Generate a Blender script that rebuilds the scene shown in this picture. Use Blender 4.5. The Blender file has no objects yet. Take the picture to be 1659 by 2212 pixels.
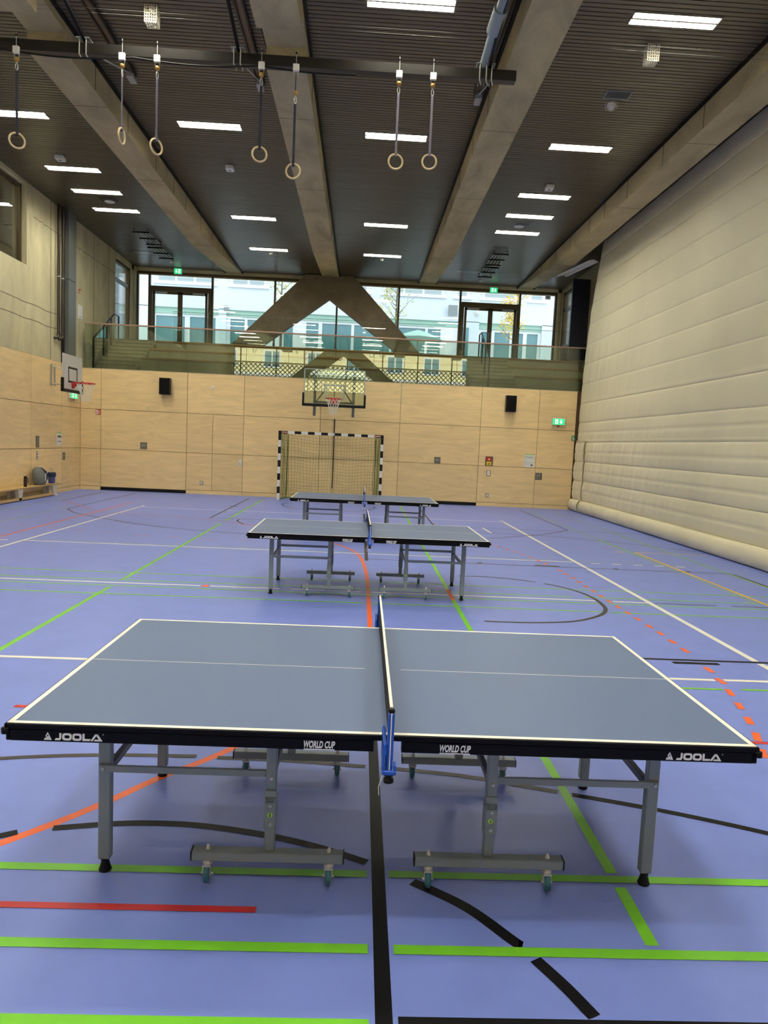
import bpy, math, random
from mathutils import Vector, Matrix
from math import sin, cos, pi, radians

# ------------------------------------------------------------------ camera, light, exposure
C = bpy.context.scene.collection
sc = bpy.context.scene
cam_d = bpy.data.cameras.new('camera'); cam = bpy.data.objects.new('camera', cam_d); C.objects.link(cam)
F_PX, CAM_H, YAW, PITCH, ROLL = 1544.5, 1.81, 0.0362, -0.0942, 0.0452
cam_d.sensor_fit = 'VERTICAL'; cam_d.sensor_height = 36.0; cam_d.lens = 36.0 * F_PX / 2212.0
cam_d.clip_start = 0.05; cam_d.clip_end = 300
_f = Vector((sin(YAW)*cos(PITCH), cos(YAW)*cos(PITCH), sin(PITCH)))
_r = Vector((cos(YAW), -sin(YAW), 0)); _u = _r.cross(_f)
_r2 = _r*cos(ROLL) + _u*sin(ROLL); _u2 = _u*cos(ROLL) - _r*sin(ROLL)
cam.matrix_world = Matrix(((_r2.x, _u2.x, -_f.x, 0), (_r2.y, _u2.y, -_f.y, 0), (_r2.z, _u2.z, -_f.z, CAM_H), (0, 0, 0, 1)))
sc.camera = cam

sc.view_settings.view_transform = 'Standard'; sc.view_settings.look = 'None'
sc.view_settings.exposure = 0.33; sc.view_settings.gamma = 1.0
sc.view_settings.use_curve_mapping = False

SKY = 1.95
LAMP = 92.0
w = bpy.data.worlds.new('overcast_sky'); sc.world = w; w.use_nodes = True
w.node_tree.nodes['Background'].inputs[0].default_value = (0.86, 0.93, 1.0, 1)
w.node_tree.nodes['Background'].inputs[1].default_value = SKY
sun_d = bpy.data.lights.new('sun', 'SUN'); sun_d.energy = 12.0; sun_d.angle = radians(1.5); sun_d.color = (1, .93, .8)
sun = bpy.data.objects.new('sun', sun_d); C.objects.link(sun)
sun.rotation_euler = (radians(-55), 0, radians(8))      # comes over the front building, lights the house at the near end
sun.location = (0, 60, 40)

# ------------------------------------------------------------------ materials
def mat(name, col, rough=.5, metal=0.0, spec=.5, emit=None, es=0.0, alpha=1.0, noise=None, bump=None, island=0.0):
    m = bpy.data.materials.new(name); m.use_nodes = True
    nt = m.node_tree; b = nt.nodes['Principled BSDF']
    b.inputs['Base Color'].default_value = (*col, 1); b.inputs['Roughness'].default_value = rough
    b.inputs['Metallic'].default_value = metal; b.inputs['Specular IOR Level'].default_value = spec
    if emit: b.inputs['Emission Color'].default_value = (*emit, 1); b.inputs['Emission Strength'].default_value = es
    b.inputs['Alpha'].default_value = alpha
    last = None
    if noise or island or bump:
        tc = nt.nodes.new('ShaderNodeTexCoord')
    if noise:      # (scale vector, amount, detail)
        sv, amt, det = noise[:3]
        mp = nt.nodes.new('ShaderNodeMapping'); mp.inputs['Scale'].default_value = sv
        nt.links.new(tc.outputs['Object'], mp.inputs['Vector'])
        nz = nt.nodes.new('ShaderNodeTexNoise'); nz.inputs['Scale'].default_value = 1; nz.inputs['Detail'].default_value = det
        nz.inputs['Roughness'].default_value = .6
        if len(noise) > 3: nz.inputs['Distortion'].default_value = noise[3]
        nt.links.new(mp.outputs[0], nz.inputs['Vector'])
        mr = nt.nodes.new('ShaderNodeMapRange'); mr.inputs[1].default_value = .3; mr.inputs[2].default_value = .7
        mr.inputs[3].default_value = 1-amt; mr.inputs[4].default_value = 1+amt
        nt.links.new(nz.outputs[0], mr.inputs[0]); last = mr.outputs[0]
    if island:
        g = nt.nodes.new('ShaderNodeNewGeometry'); mr2 = nt.nodes.new('ShaderNodeMapRange')
        mr2.inputs[3].default_value = 1-island; mr2.inputs[4].default_value = 1+island
        nt.links.new(g.outputs['Random Per Island'], mr2.inputs[0])
        if last is None: last = mr2.outputs[0]
        else:
            mu = nt.nodes.new('ShaderNodeMath'); mu.operation = 'MULTIPLY'
            nt.links.new(last, mu.inputs[0]); nt.links.new(mr2.outputs[0], mu.inputs[1]); last = mu.outputs[0]
    if last is not None:
        vm = nt.nodes.new('ShaderNodeVectorMath'); vm.operation = 'SCALE'; vm.inputs[0].default_value = col
        nt.links.new(last, vm.inputs['Scale']); nt.links.new(vm.outputs[0], b.inputs['Base Color'])
    if bump:       # (scale vector, strength, distance)
        mp = nt.nodes.new('ShaderNodeMapping'); mp.inputs['Scale'].default_value = bump[0]
        nt.links.new(tc.outputs['Object'], mp.inputs['Vector'])
        nz = nt.nodes.new('ShaderNodeTexNoise'); nz.inputs['Scale'].default_value = 1; nz.inputs['Detail'].default_value = 3
        nt.links.new(mp.outputs[0], nz.inputs['Vector'])
        bp = nt.nodes.new('ShaderNodeBump'); bp.inputs['Strength'].default_value = bump[1]; bp.inputs['Distance'].default_value = bump[2]
        nt.links.new(nz.outputs[0], bp.inputs['Height']); nt.links.new(bp.outputs[0], b.inputs['Normal'])
    return m

def glass_mat(name, refl, tint=(.92, .97, .95)):
    m = bpy.data.materials.new(name); m.use_nodes = True; nt = m.node_tree; nt.nodes.clear()
    o = nt.nodes.new('ShaderNodeOutputMaterial'); t = nt.nodes.new('ShaderNodeBsdfTransparent'); g = nt.nodes.new('ShaderNodeBsdfGlossy')
    t.inputs[0].default_value = (*tint, 1); g.inputs['Roughness'].default_value = 0.0; g.inputs[0].default_value = (1, 1, 1, 1)
    fr = nt.nodes.new('ShaderNodeFresnel'); fr.inputs[0].default_value = 1.5
    mr = nt.nodes.new('ShaderNodeMapRange'); mr.inputs[1].default_value = .04; mr.inputs[2].default_value = 1
    mr.inputs[3].default_value = refl; mr.inputs[4].default_value = .9
    mx = nt.nodes.new('ShaderNodeMixShader')
    nt.links.new(fr.outputs[0], mr.inputs[0]); nt.links.new(mr.outputs[0], mx.inputs[0])
    nt.links.new(t.outputs[0], mx.inputs[1]); nt.links.new(g.outputs[0], mx.inputs[2]); nt.links.new(mx.outputs[0], o.inputs[0])
    return m

M = {}
M['floor'] = mat('blue_sports_floor', (.172, .235, .64), .42, noise=((3, 3, 3), .05, 6), bump=((60, 60, 60), .02, .002))
M['l_white'] = mat('line_white', (.80, .77, .68), .45)
M['l_black'] = mat('line_black', (.006, .006, .007), .45, spec=.12)
M['l_dark_glare'] = mat('line_dark_glare', (.035, .028, .028), .45, spec=.35)  # dark lines with floor glare painted in as a browner tone
M['l_green'] = mat('line_green', (.17, .55, .02), .42)
M['l_orange'] = mat('line_orange', (.80, .12, .02), .42)
M['l_red'] = mat('line_red', (.55, .015, .02), .42)
M['l_pink'] = mat('line_faded_red', (.45, .13, .17), .45)
M['l_yellow'] = mat('line_yellow', (.85, .50, .02), .42, spec=.3)
M['l_fgreen'] = mat('line_faded_green', (.20, .36, .22), .45)
M['slat'] = mat('brown_metal_slat', (.088, .071, .046), .33, metal=.0, spec=.8, island=.12)
M['dark'] = mat('black_backing', (.006, .006, .006), .8)
M['concrete'] = mat('grey_olive_concrete', (.33, .295, .19), .75, noise=((.9, .9, .35), .22, 8, .6), bump=((6, 6, 6), .15, .01))
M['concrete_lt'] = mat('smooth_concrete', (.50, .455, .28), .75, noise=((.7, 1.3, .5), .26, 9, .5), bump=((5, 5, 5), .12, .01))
M['concrete_joint'] = mat('formwork_joint', (.10, .085, .055), .8)
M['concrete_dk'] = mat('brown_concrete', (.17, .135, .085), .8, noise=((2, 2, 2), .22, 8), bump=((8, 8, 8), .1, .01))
M['timber'] = mat('birch_plywood', (.76, .56, .28), .5, noise=((.5, .5, 3.4),   .11, 6, 3.2), island=.06)
M['timber_edge'] = mat('plywood_joint', (.10, .055, .02), .7)
M['curtain'] = mat('beige_curtain_vinyl', (.70, .645, .45), .55, noise=((.4, .4, .4), .05, 3))
M['white_plastic'] = mat('white_plastic', (.75, .74, .70), .4)
M['cream'] = mat('cream_paint', (.62, .58, .46), .45)
M['black'] = mat('black_plastic', (.004, .004, .005), .45, spec=.25)
M['blackm'] = mat('black_steel', (.011, .009, .007), .35, spec=.5)
M['steel'] = mat('zinc_steel', (.40, .41, .39), .4, metal=.5)
M['chrome'] = mat('chrome', (.62, .63, .62), .25, metal=.35)
M['greyp'] = mat('grey_powder_coat', (.235, .285, .30), .38, metal=.0)
M['greyd'] = mat('dark_grey_powder_coat', (.09, .10, .11), .4, metal=.3)
M['table'] = mat('slate_blue_table_coat', (.110, .158, .285), .45, spec=.3, bump=((300, 300, 300), .03, .001))
M['tline'] = mat('table_line_cream', (.86, .83, .74), .45)
M['tblack'] = mat('black_table_edge', (.003, .003, .004), .4, spec=.15)
M['logo'] = mat('logo_white', (.82, .85, .88), .45)
M['blue'] = mat('blue_plastic', (.01, .10, .58), .35)
M['tyre'] = mat('teal_rubber', (.04, .16, .20), .5)
M['tyre2'] = mat('black_rubber', (.012, .014, .014), .5)
M['netblack'] = mat('black_net', (.008, .008, .01), .8)
M['red'] = mat('red_paint', (.50, .015, .012), .35)
M['wood'] = mat('varnished_wood', (.52, .34, .13), .35, noise=((6, .6, 6), .15, 5))
M['track_gap_shade'] = mat('brown_track_and_gap_shade', (.20, .12, .05), .45)  # brown of the ceiling track, reused as painted shade under the bench boards
M['ringwood'] = mat('ring_wood', (.62, .48, .28), .4)
M['ochre'] = mat('ochre_rubber', (.36, .20, .04), .5)
M['strap'] = mat('navy_strap', (.012, .014, .03), .7)
M['strap2'] = mat('grey_violet_strap', (.13, .12, .17), .7)
M['netwhite'] = mat('white_cord', (.75, .72, .62), .7)
M['netgreen'] = mat('green_cord', (.10, .17, .025), .8)
M['frame'] = mat('bronze_window_frame', (.085, .060, .025), .45, metal=.3)
M['frame_lt'] = mat('light_wood_reveal', (.50, .42, .26), .5)
M['glass'] = glass_mat('window_glass', .03, (.97, .985, .98))
M['glass_b'] = glass_mat('balustrade_glass', .085, (.80, .86, .78))
M['glass_g'] = glass_mat('backboard_glass', .09, (.82, .90, .85))
M['bluew'] = mat('pale_blue_render', (.70, .80, .86), .8, noise=((.5, .5, .5), .04, 4))
M['whitew'] = mat('white_window_frame', (.82, .86, .90), .6)
M['mint'] = mat('mint_fascia', (.38, .62, .52), .7)
M['tealg'] = mat('teal_window_pane', (.10, .27, .31), .15, spec=.8)
M['paneg'] = mat('pale_window_pane', (.42, .52, .54), .2, spec=.6)
M['yellow'] = mat('yellow_render', (.85, .79, .46), .8)
M['pave'] = mat('grey_paving', (.42, .42, .40), .85, noise=((1, 1, 1), .1, 5))
M['bark'] = mat('tree_bark', (.16, .14, .10), .9)
M['leaf'] = mat('yellow_green_leaves', (.62, .60, .06), .7, island=.35)
M['leafy'] = mat('golden_leaves', (.88, .62, .04), .7, island=.25)
M['fabric'] = mat('grey_canvas', (.14, .15, .13), .85, noise=((30, 30, 30), .15, 3))
M['fabric_navy'] = mat('navy_canvas', (.02, .03, .07), .85)
M['greenglow'] = mat('exit_green_glow', (.02, .45, .15), .4, emit=(.02, .62, .22), es=.9)
M['whiteglow'] = mat('exit_white_glow', (.8, .9, .85), .4, emit=(.85, 1, .9), es=1.0)
M['green'] = mat('sign_green', (.02, .22, .08), .5)
M['lamp'] = mat('lamp_diffuser', (.9, .9, .9), .4, emit=(1, .955, .79), es=LAMP)
M['louvre'] = mat('lamp_louvre', (.16, .14, .11), .5)
M['navy'] = mat('dark_navy_panel', (.006, .010, .025), .4)
M['greypanel'] = mat('grey_metal_panel', (.14, .145, .13), .4, metal=.3)
M['yellowp'] = mat('yellow_plastic', (.65, .48, .03), .4)
M['sticker'] = mat('lime_sticker', (.45, .78, .12), .5)
M['paper'] = mat('white_paper', (.72, .72, .68), .7)
M['ink'] = mat('grey_print', (.12, .12, .12), .7)
M['pinkbag'] = mat('red_fabric', (.42, .08, .08), .7)
M['clearp'] = mat('clear_plastic', (.7, .75, .8), .2, alpha=.45)
M['tieredge'] = mat('orange_wood_edge', (.34, .19, .06), .5)
M['platec'] = mat('bronze_grey_plate', (.16, .15, .115), .4, metal=.2)
M['tier'] = mat('tier_concrete', (.27, .24, .14), .75, noise=((.9, .9, .35), .2, 8, .6))
M['pipec'] = mat('dark_bronze_pipe', (.035, .028, .02), .35, metal=.4)
M['bluep'] = mat('blue_translucent', (.06, .08, .25), .3)

# ------------------------------------------------------------------ mesh helpers
class MB:
    def __init__(s): s.v = []; s.f = []; s.m = []; s.mats = []; s.sm = []
    def mi(s, m):
        if m not in s.mats: s.mats.append(m)
        return s.mats.index(m)
    def add(s, vs, fs, m, smooth=False):
        n = len(s.v); k = s.mi(m); s.v += [tuple(v) for v in vs]
        for f in fs: s.f.append([i+n for i in f]); s.m.append(k); s.sm.append(smooth)
        return s
    def box(s, a, b, m, M4=None):
        x0, y0, z0 = [min(p, q) for p, q in zip(a, b)]; x1, y1, z1 = [max(p, q) for p, q in zip(a, b)]
        vs = [(x0,y0,z0),(x1,y0,z0),(x1,y1,z0),(x0,y1,z0),(x0,y0,z1),(x1,y0,z1),(x1,y1,z1),(x0,y1,z1)]
        if M4 is not None: vs = [tuple(M4 @ Vector(v)) for v in vs]
        return s.add(vs, [(0,3,2,1),(4,5,6,7),(0,1,5,4),(1,2,6,5),(2,3,7,6),(3,0,4,7)], m)
    def bbox(s, a, b, m, r=.004, M4=None):
        """box with chamfered edges"""
        x0, y0, z0 = [min(p, q) for p, q in zip(a, b)]; x1, y1, z1 = [max(p, q) for p, q in zip(a, b)]
        r = min(r, (x1-x0)/2.1, (y1-y0)/2.1, (z1-z0)/2.1)
        vs = []; idx = {}
        for i, x in ((0, x0), (1, x1)):
            for j, y in ((0, y0), (1, y1)):
                for k, z in ((0, z0), (1, z1)):
                    sx, sy, sz = (r if i == 0 else -r), (r if j == 0 else -r), (r if k == 0 else -r)
                    idx[i, j, k, 0] = len(vs); vs.append((x, y+sy, z+sz))
                    idx[i, j, k, 1] = len(vs); vs.append((x+sx, y, z+sz))
                    idx[i, j, k, 2] = len(vs); vs.append((x+sx, y+sy, z))
        I = lambda i, j, k, a: idx[i, j, k, a]
        fs = []
        for i in (0, 1): fs.append([I(i,0,0,0), I(i,0,1,0), I(i,1,1,0), I(i,1,0,0)])
        for j in (0, 1): fs.append([I(0,j,0,1), I(1,j,0,1), I(1,j,1,1), I(0,j,1,1)])
        for k in (0, 1): fs.append([I(0,0,k,2), I(0,1,k,2), I(1,1,k,2), I(1,0,k,2)])
        for i in (0, 1):
            for j in (0, 1): fs.append([I(i,j,0,0), I(i,j,1,0), I(i,j,1,1), I(i,j,0,1)])
            for k in (0, 1): fs.append([I(i,0,k,0), I(i,1,k,0), I(i,1,k,2), I(i,0,k,2)])
        for j in (0, 1):
            for k in (0, 1): fs.append([I(0,j,k,1), I(1,j,k,1), I(1,j,k,2), I(0,j,k,2)])
        for i in (0, 1):
            for j in (0, 1):
                for k in (0, 1): fs.append([I(i,j,k,0), I(i,j,k,1), I(i,j,k,2)])
        c = Vector(((x0+x1)/2, (y0+y1)/2, (z0+z1)/2)); out = []
        for f in fs:
            p = [Vector(vs[q]) for q in f]; n = (p[1]-p[0]).cross(p[2]-p[0]); ctr = sum(p, Vector())/len(p)
            out.append(f if n.dot(ctr-c) > 0 else f[::-1])
        if M4 is not None: vs = [tuple(M4 @ Vector(v)) for v in vs]
        return s.add(vs, out, m)
    def tube(s, pts, r, m, n=8, closed=False, smooth=True, rs=None, cap=True):
        pts = [Vector(p) for p in pts]; N = len(pts); vs = []; fs = []
        up = None
        for i, p in enumerate(pts):
            if closed: t = (pts[(i+1) % N]-pts[i-1]).normalized()
            else: t = (pts[min(i+1, N-1)]-pts[max(i-1, 0)]).normalized()
            if up is None:
                up = Vector((0, 0, 1)) if abs(t.z) < .9 else Vector((1, 0, 0))
            a = (up - t*up.dot(t))
            if a.length < 1e-6: a = t.orthogonal()
            a.normalize(); up = a; b = t.cross(a)
            rr = rs[i] if rs else r
            for k in range(n): vs.append(p+(a*cos(2*pi*k/n)+b*sin(2*pi*k/n))*rr)
        for i in range(N if closed else N-1):
            for k in range(n):
                j = (i+1) % N; k2 = (k+1) % n
                fs.append((i*n+k, i*n+k2, j*n+k2, j*n+k))
        s.add(vs, fs, m, smooth)
        if cap and not closed: s.add(vs[:n], [tuple(range(n))[::-1]], m); s.add(vs[-n:], [tuple(range(n))], m)
        return s
    def lathe(s, c, prof, m, n=20, axis='z', smooth=True):
        vs = []; fs = []
        for (r, h) in prof:
            for k in range(n):
                a = 2*pi*k/n; p = (r*cos(a), r*sin(a), h)
                if axis == 'x': p = (h, r*cos(a), r*sin(a))
                if axis == 'y': p = (r*sin(a), h, r*cos(a))
                vs.append((c[0]+p[0], c[1]+p[1], c[2]+p[2]))
        for i in range(len(prof)-1):
            for k in range(n):
                k2 = (k+1) % n; fs.append((i*n+k, i*n+k2, (i+1)*n+k2, (i+1)*n+k))
        s.add(vs, fs, m, smooth)
        s.add(vs[:n], [tuple(range(n))[::-1]], m); s.add(vs[-n:], [tuple(range(n))], m)
        return s
    def prism(s, poly, y0, y1, m, axis='y'):
        """2D polygon (a,b) extruded. axis y: (x,z) extruded over y; axis x: (y,z) over x; axis z: (x,y) over z"""
        n = len(poly)
        f = {'y': lambda a, b, t: (a, t, b), 'x': lambda a, b, t: (t, a, b), 'z': lambda a, b, t: (a, b, t)}[axis]
        vs = [f(a, b, y0) for a, b in poly]+[f(a, b, y1) for a, b in poly]
        fs = [tuple(range(n)), tuple(range(2*n-1, n-1, -1))]+[(i, n+i, n+(i+1) % n, (i+1) % n) for i in range(n)]
        area = sum(poly[i][0]*poly[(i+1) % n][1]-poly[(i+1) % n][0]*poly[i][1] for i in range(n))
        if (area > 0) == ((y1 > y0) if axis != 'y' else (y1 < y0)): fs = [t[::-1] for t in fs]
        return s.add(vs, fs, m)
    def obj(s, name, parent=None, loc=None, **kw):
        me = bpy.data.meshes.new(name); me.from_pydata(s.v, [], s.f)
        for m in s.mats: me.materials.append(M[m] if isinstance(m, str) else m)
        me.polygons.foreach_set('material_index', s.m); me.polygons.foreach_set('use_smooth', s.sm); me.update()
        o = bpy.data.objects.new(name, me); C.objects.link(o)
        if parent: o.parent = parent
        if loc: o.location = loc
        return tag(o, **kw)

def tag(o, label=None, cat=None, group=None, kind=None):
    if label: o['label'] = label
    if cat: o['category'] = cat
    if group: o['group'] = group
    if kind: o['kind'] = kind
    return o
def thing(name, loc, label, cat, group=None, rz=0, kind=None):
    o = bpy.data.objects.new(name, None); C.objects.link(o); o.location = loc; o.rotation_euler = (0, 0, rz)
    o.empty_display_size = .1
    return tag(o, label, cat, group, kind)
KIDS = {}
def kids(o): return list(o.children)
def copy_tree(o, parent=None):
    c = o.copy(); C.objects.link(c); c.parent = parent
    for ch in kids(o): copy_tree(ch, c)
    return c

def text_mesh(txt, size, ext, shear=0, sx=1, bold=.0, font_align='LEFT'):
    cu = bpy.data.curves.new('t', 'FONT'); cu.body = txt; cu.size = size; cu.extrude = ext; cu.shear = shear; cu.offset = bold
    cu.align_x = font_align; cu.resolution_u = 3
    o = bpy.data.objects.new('t', cu); C.objects.link(o)
    dg = bpy.context.evaluated_depsgraph_get(); dg.update()
    me = bpy.data.meshes.new_from_object(o.evaluated_get(dg))
    vs = [(v.co.x*sx, v.co.y, v.co.z) for v in me.vertices]; fs = [tuple(p.vertices) for p in me.polygons]
    bpy.data.objects.remove(o); bpy.data.curves.remove(cu); bpy.data.meshes.remove(me)
    return vs, fs

# ------------------------------------------------------------------ the room
XL, XR, YW, YN, YF, ZC, ZT, ZG = -8.70, 6.62, 22.57, -3.2, 27.9, 8.0, 3.74, 4.95
XG = 7.45
# floor with its painted court lines
fl = MB(); fl.box((XL-.3, YN-.3, -.2), (XG+.3, YF+.6, 0), 'floor')
lz = [0.0006]
def line(pts, wd, m, z=None):
    lz[0] += 0.00001; z = z or lz[0]
    P = [Vector((a, b, 0)) for a, b in pts]; vs = []
    for i, p in enumerate(P):
        t = (P[min(i+1, len(P)-1)]-P[max(i-1, 0)]).normalized(); n = Vector((-t.y, t.x, 0))*wd/2
        vs += [(p.x+n.x, p.y+n.y, z), (p.x-n.x, p.y-n.y, z)]
    fl.add(vs, [(2*i, 2*i+1, 2*i+3, 2*i+2) for i in range(len(P)-1)], m)
def smooth(pts, k=6):
    out = []; n = len(pts)
    for i in range(n-1):
        p0, p1, p2, p3 = pts[max(i-1, 0)], pts[i], pts[i+1], pts[min(i+2, n-1)]
        for j in range(k):
            t = j/k
            out.append(tuple(.5*((2*p1[a])+(-p0[a]+p2[a])*t+(2*p0[a]-5*p1[a]+4*p2[a]-p3[a])*t*t+(-p0[a]+3*p1[a]-3*p2[a]+p3[a])*t**3) for a in (0, 1)))
    return out+[pts[-1]]
G = .045; W = .05
# left half of the hall
line([(-7.70, 21.77), (-7.62, 18.62)], .04, 'l_dark_glare')
line([(-6.76, 21.88), (-6.72, 16.69)], .04, 'l_dark_glare')
line(smooth([(-6.72, 16.69), (-6.25, 15.95), (-5.69, 15.43), (-5.17, 15.0), (-4.48, 14.44), (-3.62, 13.99), (-2.74, 13.69), (-1.6, 13.5), (-.8, 13.55)]), .04, 'l_dark_glare')
line([(-5.93, 8.0), (-5.93, 18.80)], .05, 'l_red' if False else 'l_orange')
line([(-5.96, 18.80), (6.5, 18.72)], .03, 'l_pink')
line([(-5.41, 7.0), (-5.41, 17.86)], W, 'l_white'); line([(-5.41, 18.0), (-5.41, 18.2)], .09, 'l_white')
line([(-5.41, 17.83), (3.66, 17.80)], W, 'l_white')
line([(3.66, 18.0), (3.66, 18.1)], .12, 'l_white')
line(smooth([(-7.62, 18.62), (-7.0, 17.87), (-5.9, 16.48), (-5.04, 16.22), (-3.39, 15.75), (-2.81, 15.36), (-2.18, 14.91), (-1.4, 14.3), (-.7, 13.3)], 8), .04, 'l_pink')
line(smooth([(-2.5, 15.15), (-1.4, 14.3), (-.7, 13.3), (-.35, 12.65), (-.09, 12.05), (.04, 11.45), (.10, 10.9), (.145, 10.0), (.16, 9.2), (.165, 7.0), (.15, 6.4), (.0, 5.6), (-.30, 4.72), (-.68, 4.06), (-1.0, 3.66), (-1.18, 3.40), (-1.42, 3.11), (-1.75, 2.8), (-2.4, 2.3)], 8), W, 'l_orange')
for a, b in [((-6.4, 13.6), (-6.15, 13.5)), ((-5.78, 13.36), (-5.54, 13.33)), ((-5.23, 13.14), (-4.95, 13.07)), ((-4.64, 12.99), (-4.35, 12.93)), ((-4.02, 12.88), (-3.73, 12.82)), ((-3.40, 12.77), (-3.12, 12.75)), ((-2.78, 12.68), (-2.50, 12.71)), ((-2.1, 12.68), (-1.8, 12.68)), ((-1.4, 12.66), (-1.1, 12.66)),
             ((3.4, 13.0), (3.75, 13.0)), ((4.1, 13.35), (4.4, 13.4)), ((4.75, 13.5), (5.0, 13.55))]:
    line([a, b], .03, 'l_pink')
line([(-5.38, 11.69), (3.62, 11.69)], W, 'l_white'); line([(-8.2, 11.66), (-5.64, 11.66)], W, 'l_white')
line([(-5.4, 11.80), (6.0, 11.82)], .03, 'l_fgreen')
line([(-2.88, -2.5), (-2.88, 8.38)], W, 'l_green'); line([(-2.88, 8.86), (-2.88, 15.05)], W, 'l_green'); line([(-2.89, 15.6), (-2.87, 21.4)], W, 'l_green')
for y, x0, x1 in [(9.29, -8.5, 6.5), (8.82, -8.5, 2.75), (8.82, 2.90, 6.5), (8.47, -8.5, 2.96), (8.47, 3.08, 6.5), (8.02, -8.5, .10), (8.02, .2, 2.85), (8.0, 2.95, 6.5)]:
    line([(x0, y), (x1, y)], .04, 'l_green')
line([(-8.5, 8.64), (-1.88, 8.64)], W, 'l_white'); line([(-1.76, 8.64), (-.92, 8.64)], W, 'l_white')
line([(-.78, 8.64), (.08, 8.64)], .03, 'l_white'); line([(.2, 8.64), (3.0, 8.63)], W, 'l_white'); line([(3.2, 8.62), (3.63, 8.61)], W, 'l_white')
line([(-1.82, 8.57), (-1.82, 8.71)], .07, 'l_orange')
line([(-3.32, 21.75), (-3.30, 16.03)], .04, 'l_dark_glare'); line([(-3.42, 19.0), (-3.2, 19.0)], .1, 'l_dark_glare')
line([(-3.30, 16.03), (6.6, 16.34)], .03, 'l_dark_glare')
line(smooth([(-2.65, 15.96), (-2.62, 15.6), (-2.4, 15.1)]), .04, 'l_dark_glare')
line([(-6.86, 12.5), (-6.89, 17.3)], .04, 'l_fgreen'); line([(-7.75, 13), (-7.9, 20.3)], .04, 'l_fgreen')
line(smooth([(-2.05, 20.7), (-2.15, 20.3), (-2.12, 20.0), (-1.93, 19.41), (-1.51, 18.99), (-.85, 18.75), (-.2, 18.95), (.2, 19.4), (.42, 20.0), (.47, 20.3), (.42, 20.6)]), .04, 'l_dark_glare')
for a, b in [((.155, 18.35), (.155, 15.6)), ((.16, 13.2), (.16, 11.0))]: line([a, b], .055, 'l_dark_glare')
# orange line covers the black one further on, the black main line comes back near the camera
line([(.148, 5.2), (.148, -2.5)], .056, 'l_black')
line([(1.16, 2.46), (1.165, 2.81)], W, 'l_green'); line([(1.165, 2.91), (1.175, 8.6)], W, 'l_green'); line([(1.18, 8.9), (1.24, 21.3)], W, 'l_green'); line([(1.175, 8.35), (1.18, 9.0)], W, 'l_orange')
line([(1.235, 18.6), (1.235, 18.85)], .06, 'l_orange')
line([(1.78, 21.6), (1.75, 16.1)], .04, 'l_dark_glare')
# right half
line([(3.66, 17.83), (3.66, 6.22)], .065, 'l_white'); line([(3.66, 6.15), (3.68, 2.0)], .065, 'l_white')
line([(4.92, 21.65), (4.92, 16.5)], .04, 'l_dark_glare'); line(smooth([(4.92, 16.5), (4.27, 15.67), (3.75, 15.2), (2.92, 14.54), (2.3, 14.2)]), .04, 'l_dark_glare')
line(smooth([(2.4, 15.4), (3.64, 15.21), (4.56, 15.0), (5.89, 14.2), (6.6, 13.6)]), .035, 'l_dark_glare')
line([(5.13, 21.35), (5.14, 8.8)], .045, 'l_fgreen'); line([(5.12, 14.9), (5.13, 12.3)], .04, 'l_green')
line([(5.92, 21.71), (5.95, 8.8)], .04, 'l_fgreen'); line([(5.92, 16.2), (5.95, 9.5)], .03, 'l_green')
line([(2.87, 16.27), (2.90, 15.33)], .05, 'l_white')
line([(1.0, 11.14), (6.0, 11.08)], .035, 'l_dark_glare'); line([(2.84, 11.17), (3.24, 11.16)], .09, 'l_dark_glare'); line([(1.93, 11.2), (2.0, 11.2)], .09, 'l_dark_glare'); line([(4.11, 11.14), (4.18, 11.14)], .09, 'l_dark_glare'); line([(5.25, 11.13), (5.35, 11.13)], .09, 'l_dark_glare')
line([(.15, 11.17), (1.0, 11.14)], .035, 'l_dark_glare')
line([(6.0, 11.06), (5.98, 7.0)], .05, 'l_dark_glare')
for x in (3.97, 4.32, 4.68, 5.04, 5.40): line([(x-.075, 11.61), (x+.075, 11.61)], W, 'l_white')
line([(4.86, 13.14), (5.02, 13.14)], .05, 'l_yellow'); line([(5.23, 13.15), (6.6, 13.14)], .04, 'l_yellow'); line([(5.23, 13.15), (5.23, 7.2)], .05, 'l_yellow')
for p in [(2.55, 13.41), (2.65, 13.14), (2.75, 12.86), (2.84, 12.6), (2.91, 12.31), (2.98, 12.0), (3.03, 11.69), (3.07, 11.38), (3.14, 10.78), (3.15, 10.48), (3.16, 10.17), (3.155, 9.86), (3.15, 9.54), (3.15, 9.23), (3.15, 8.93), (3.15, 8.62), (3.15, 8.31), (3.16, 8.02), (3.16, 7.72), (3.16, 7.41), (3.16, 7.12), (3.15, 6.81), (3.14, 6.51), (3.08, 5.92), (3.03, 5.62)]:
    line([(p[0]+.0, p[1]-.075), (p[0], p[1]+.075)], .05, 'l_orange')
for a, b in [((2.98, 5.42), (2.945, 5.27)), ((2.90, 5.12), (2.86, 4.98)), ((2.815, 4.83), (2.77, 4.69)), ((2.72, 4.55), (2.66, 4.41)), ((2.61, 4.28), (2.55, 4.15))]:
    line([a, b], .05, 'l_orange')
line(smooth([(1.45, 9.97), (1.86, 9.99), (2.25, 9.88), (2.50, 9.73)]), .04, 'l_dark_glare')
line(smooth([(2.60, 9.64), (2.79, 9.43), (2.94, 9.12), (3.0, 8.81), (3.0, 8.48), (2.95, 8.17), (2.82, 7.9), (2.63, 7.69), (2.4, 7.52), (2.15, 7.43), (1.8, 7.37), (1.38, 7.37)]), .05, 'l_dark_glare')
line([(3.71, 8.60), (4.5, 8.60)], .03, 'l_dark_glare'); line([(4.68, 8.60), (6.5, 8.60)], .03, 'l_dark_glare')
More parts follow.
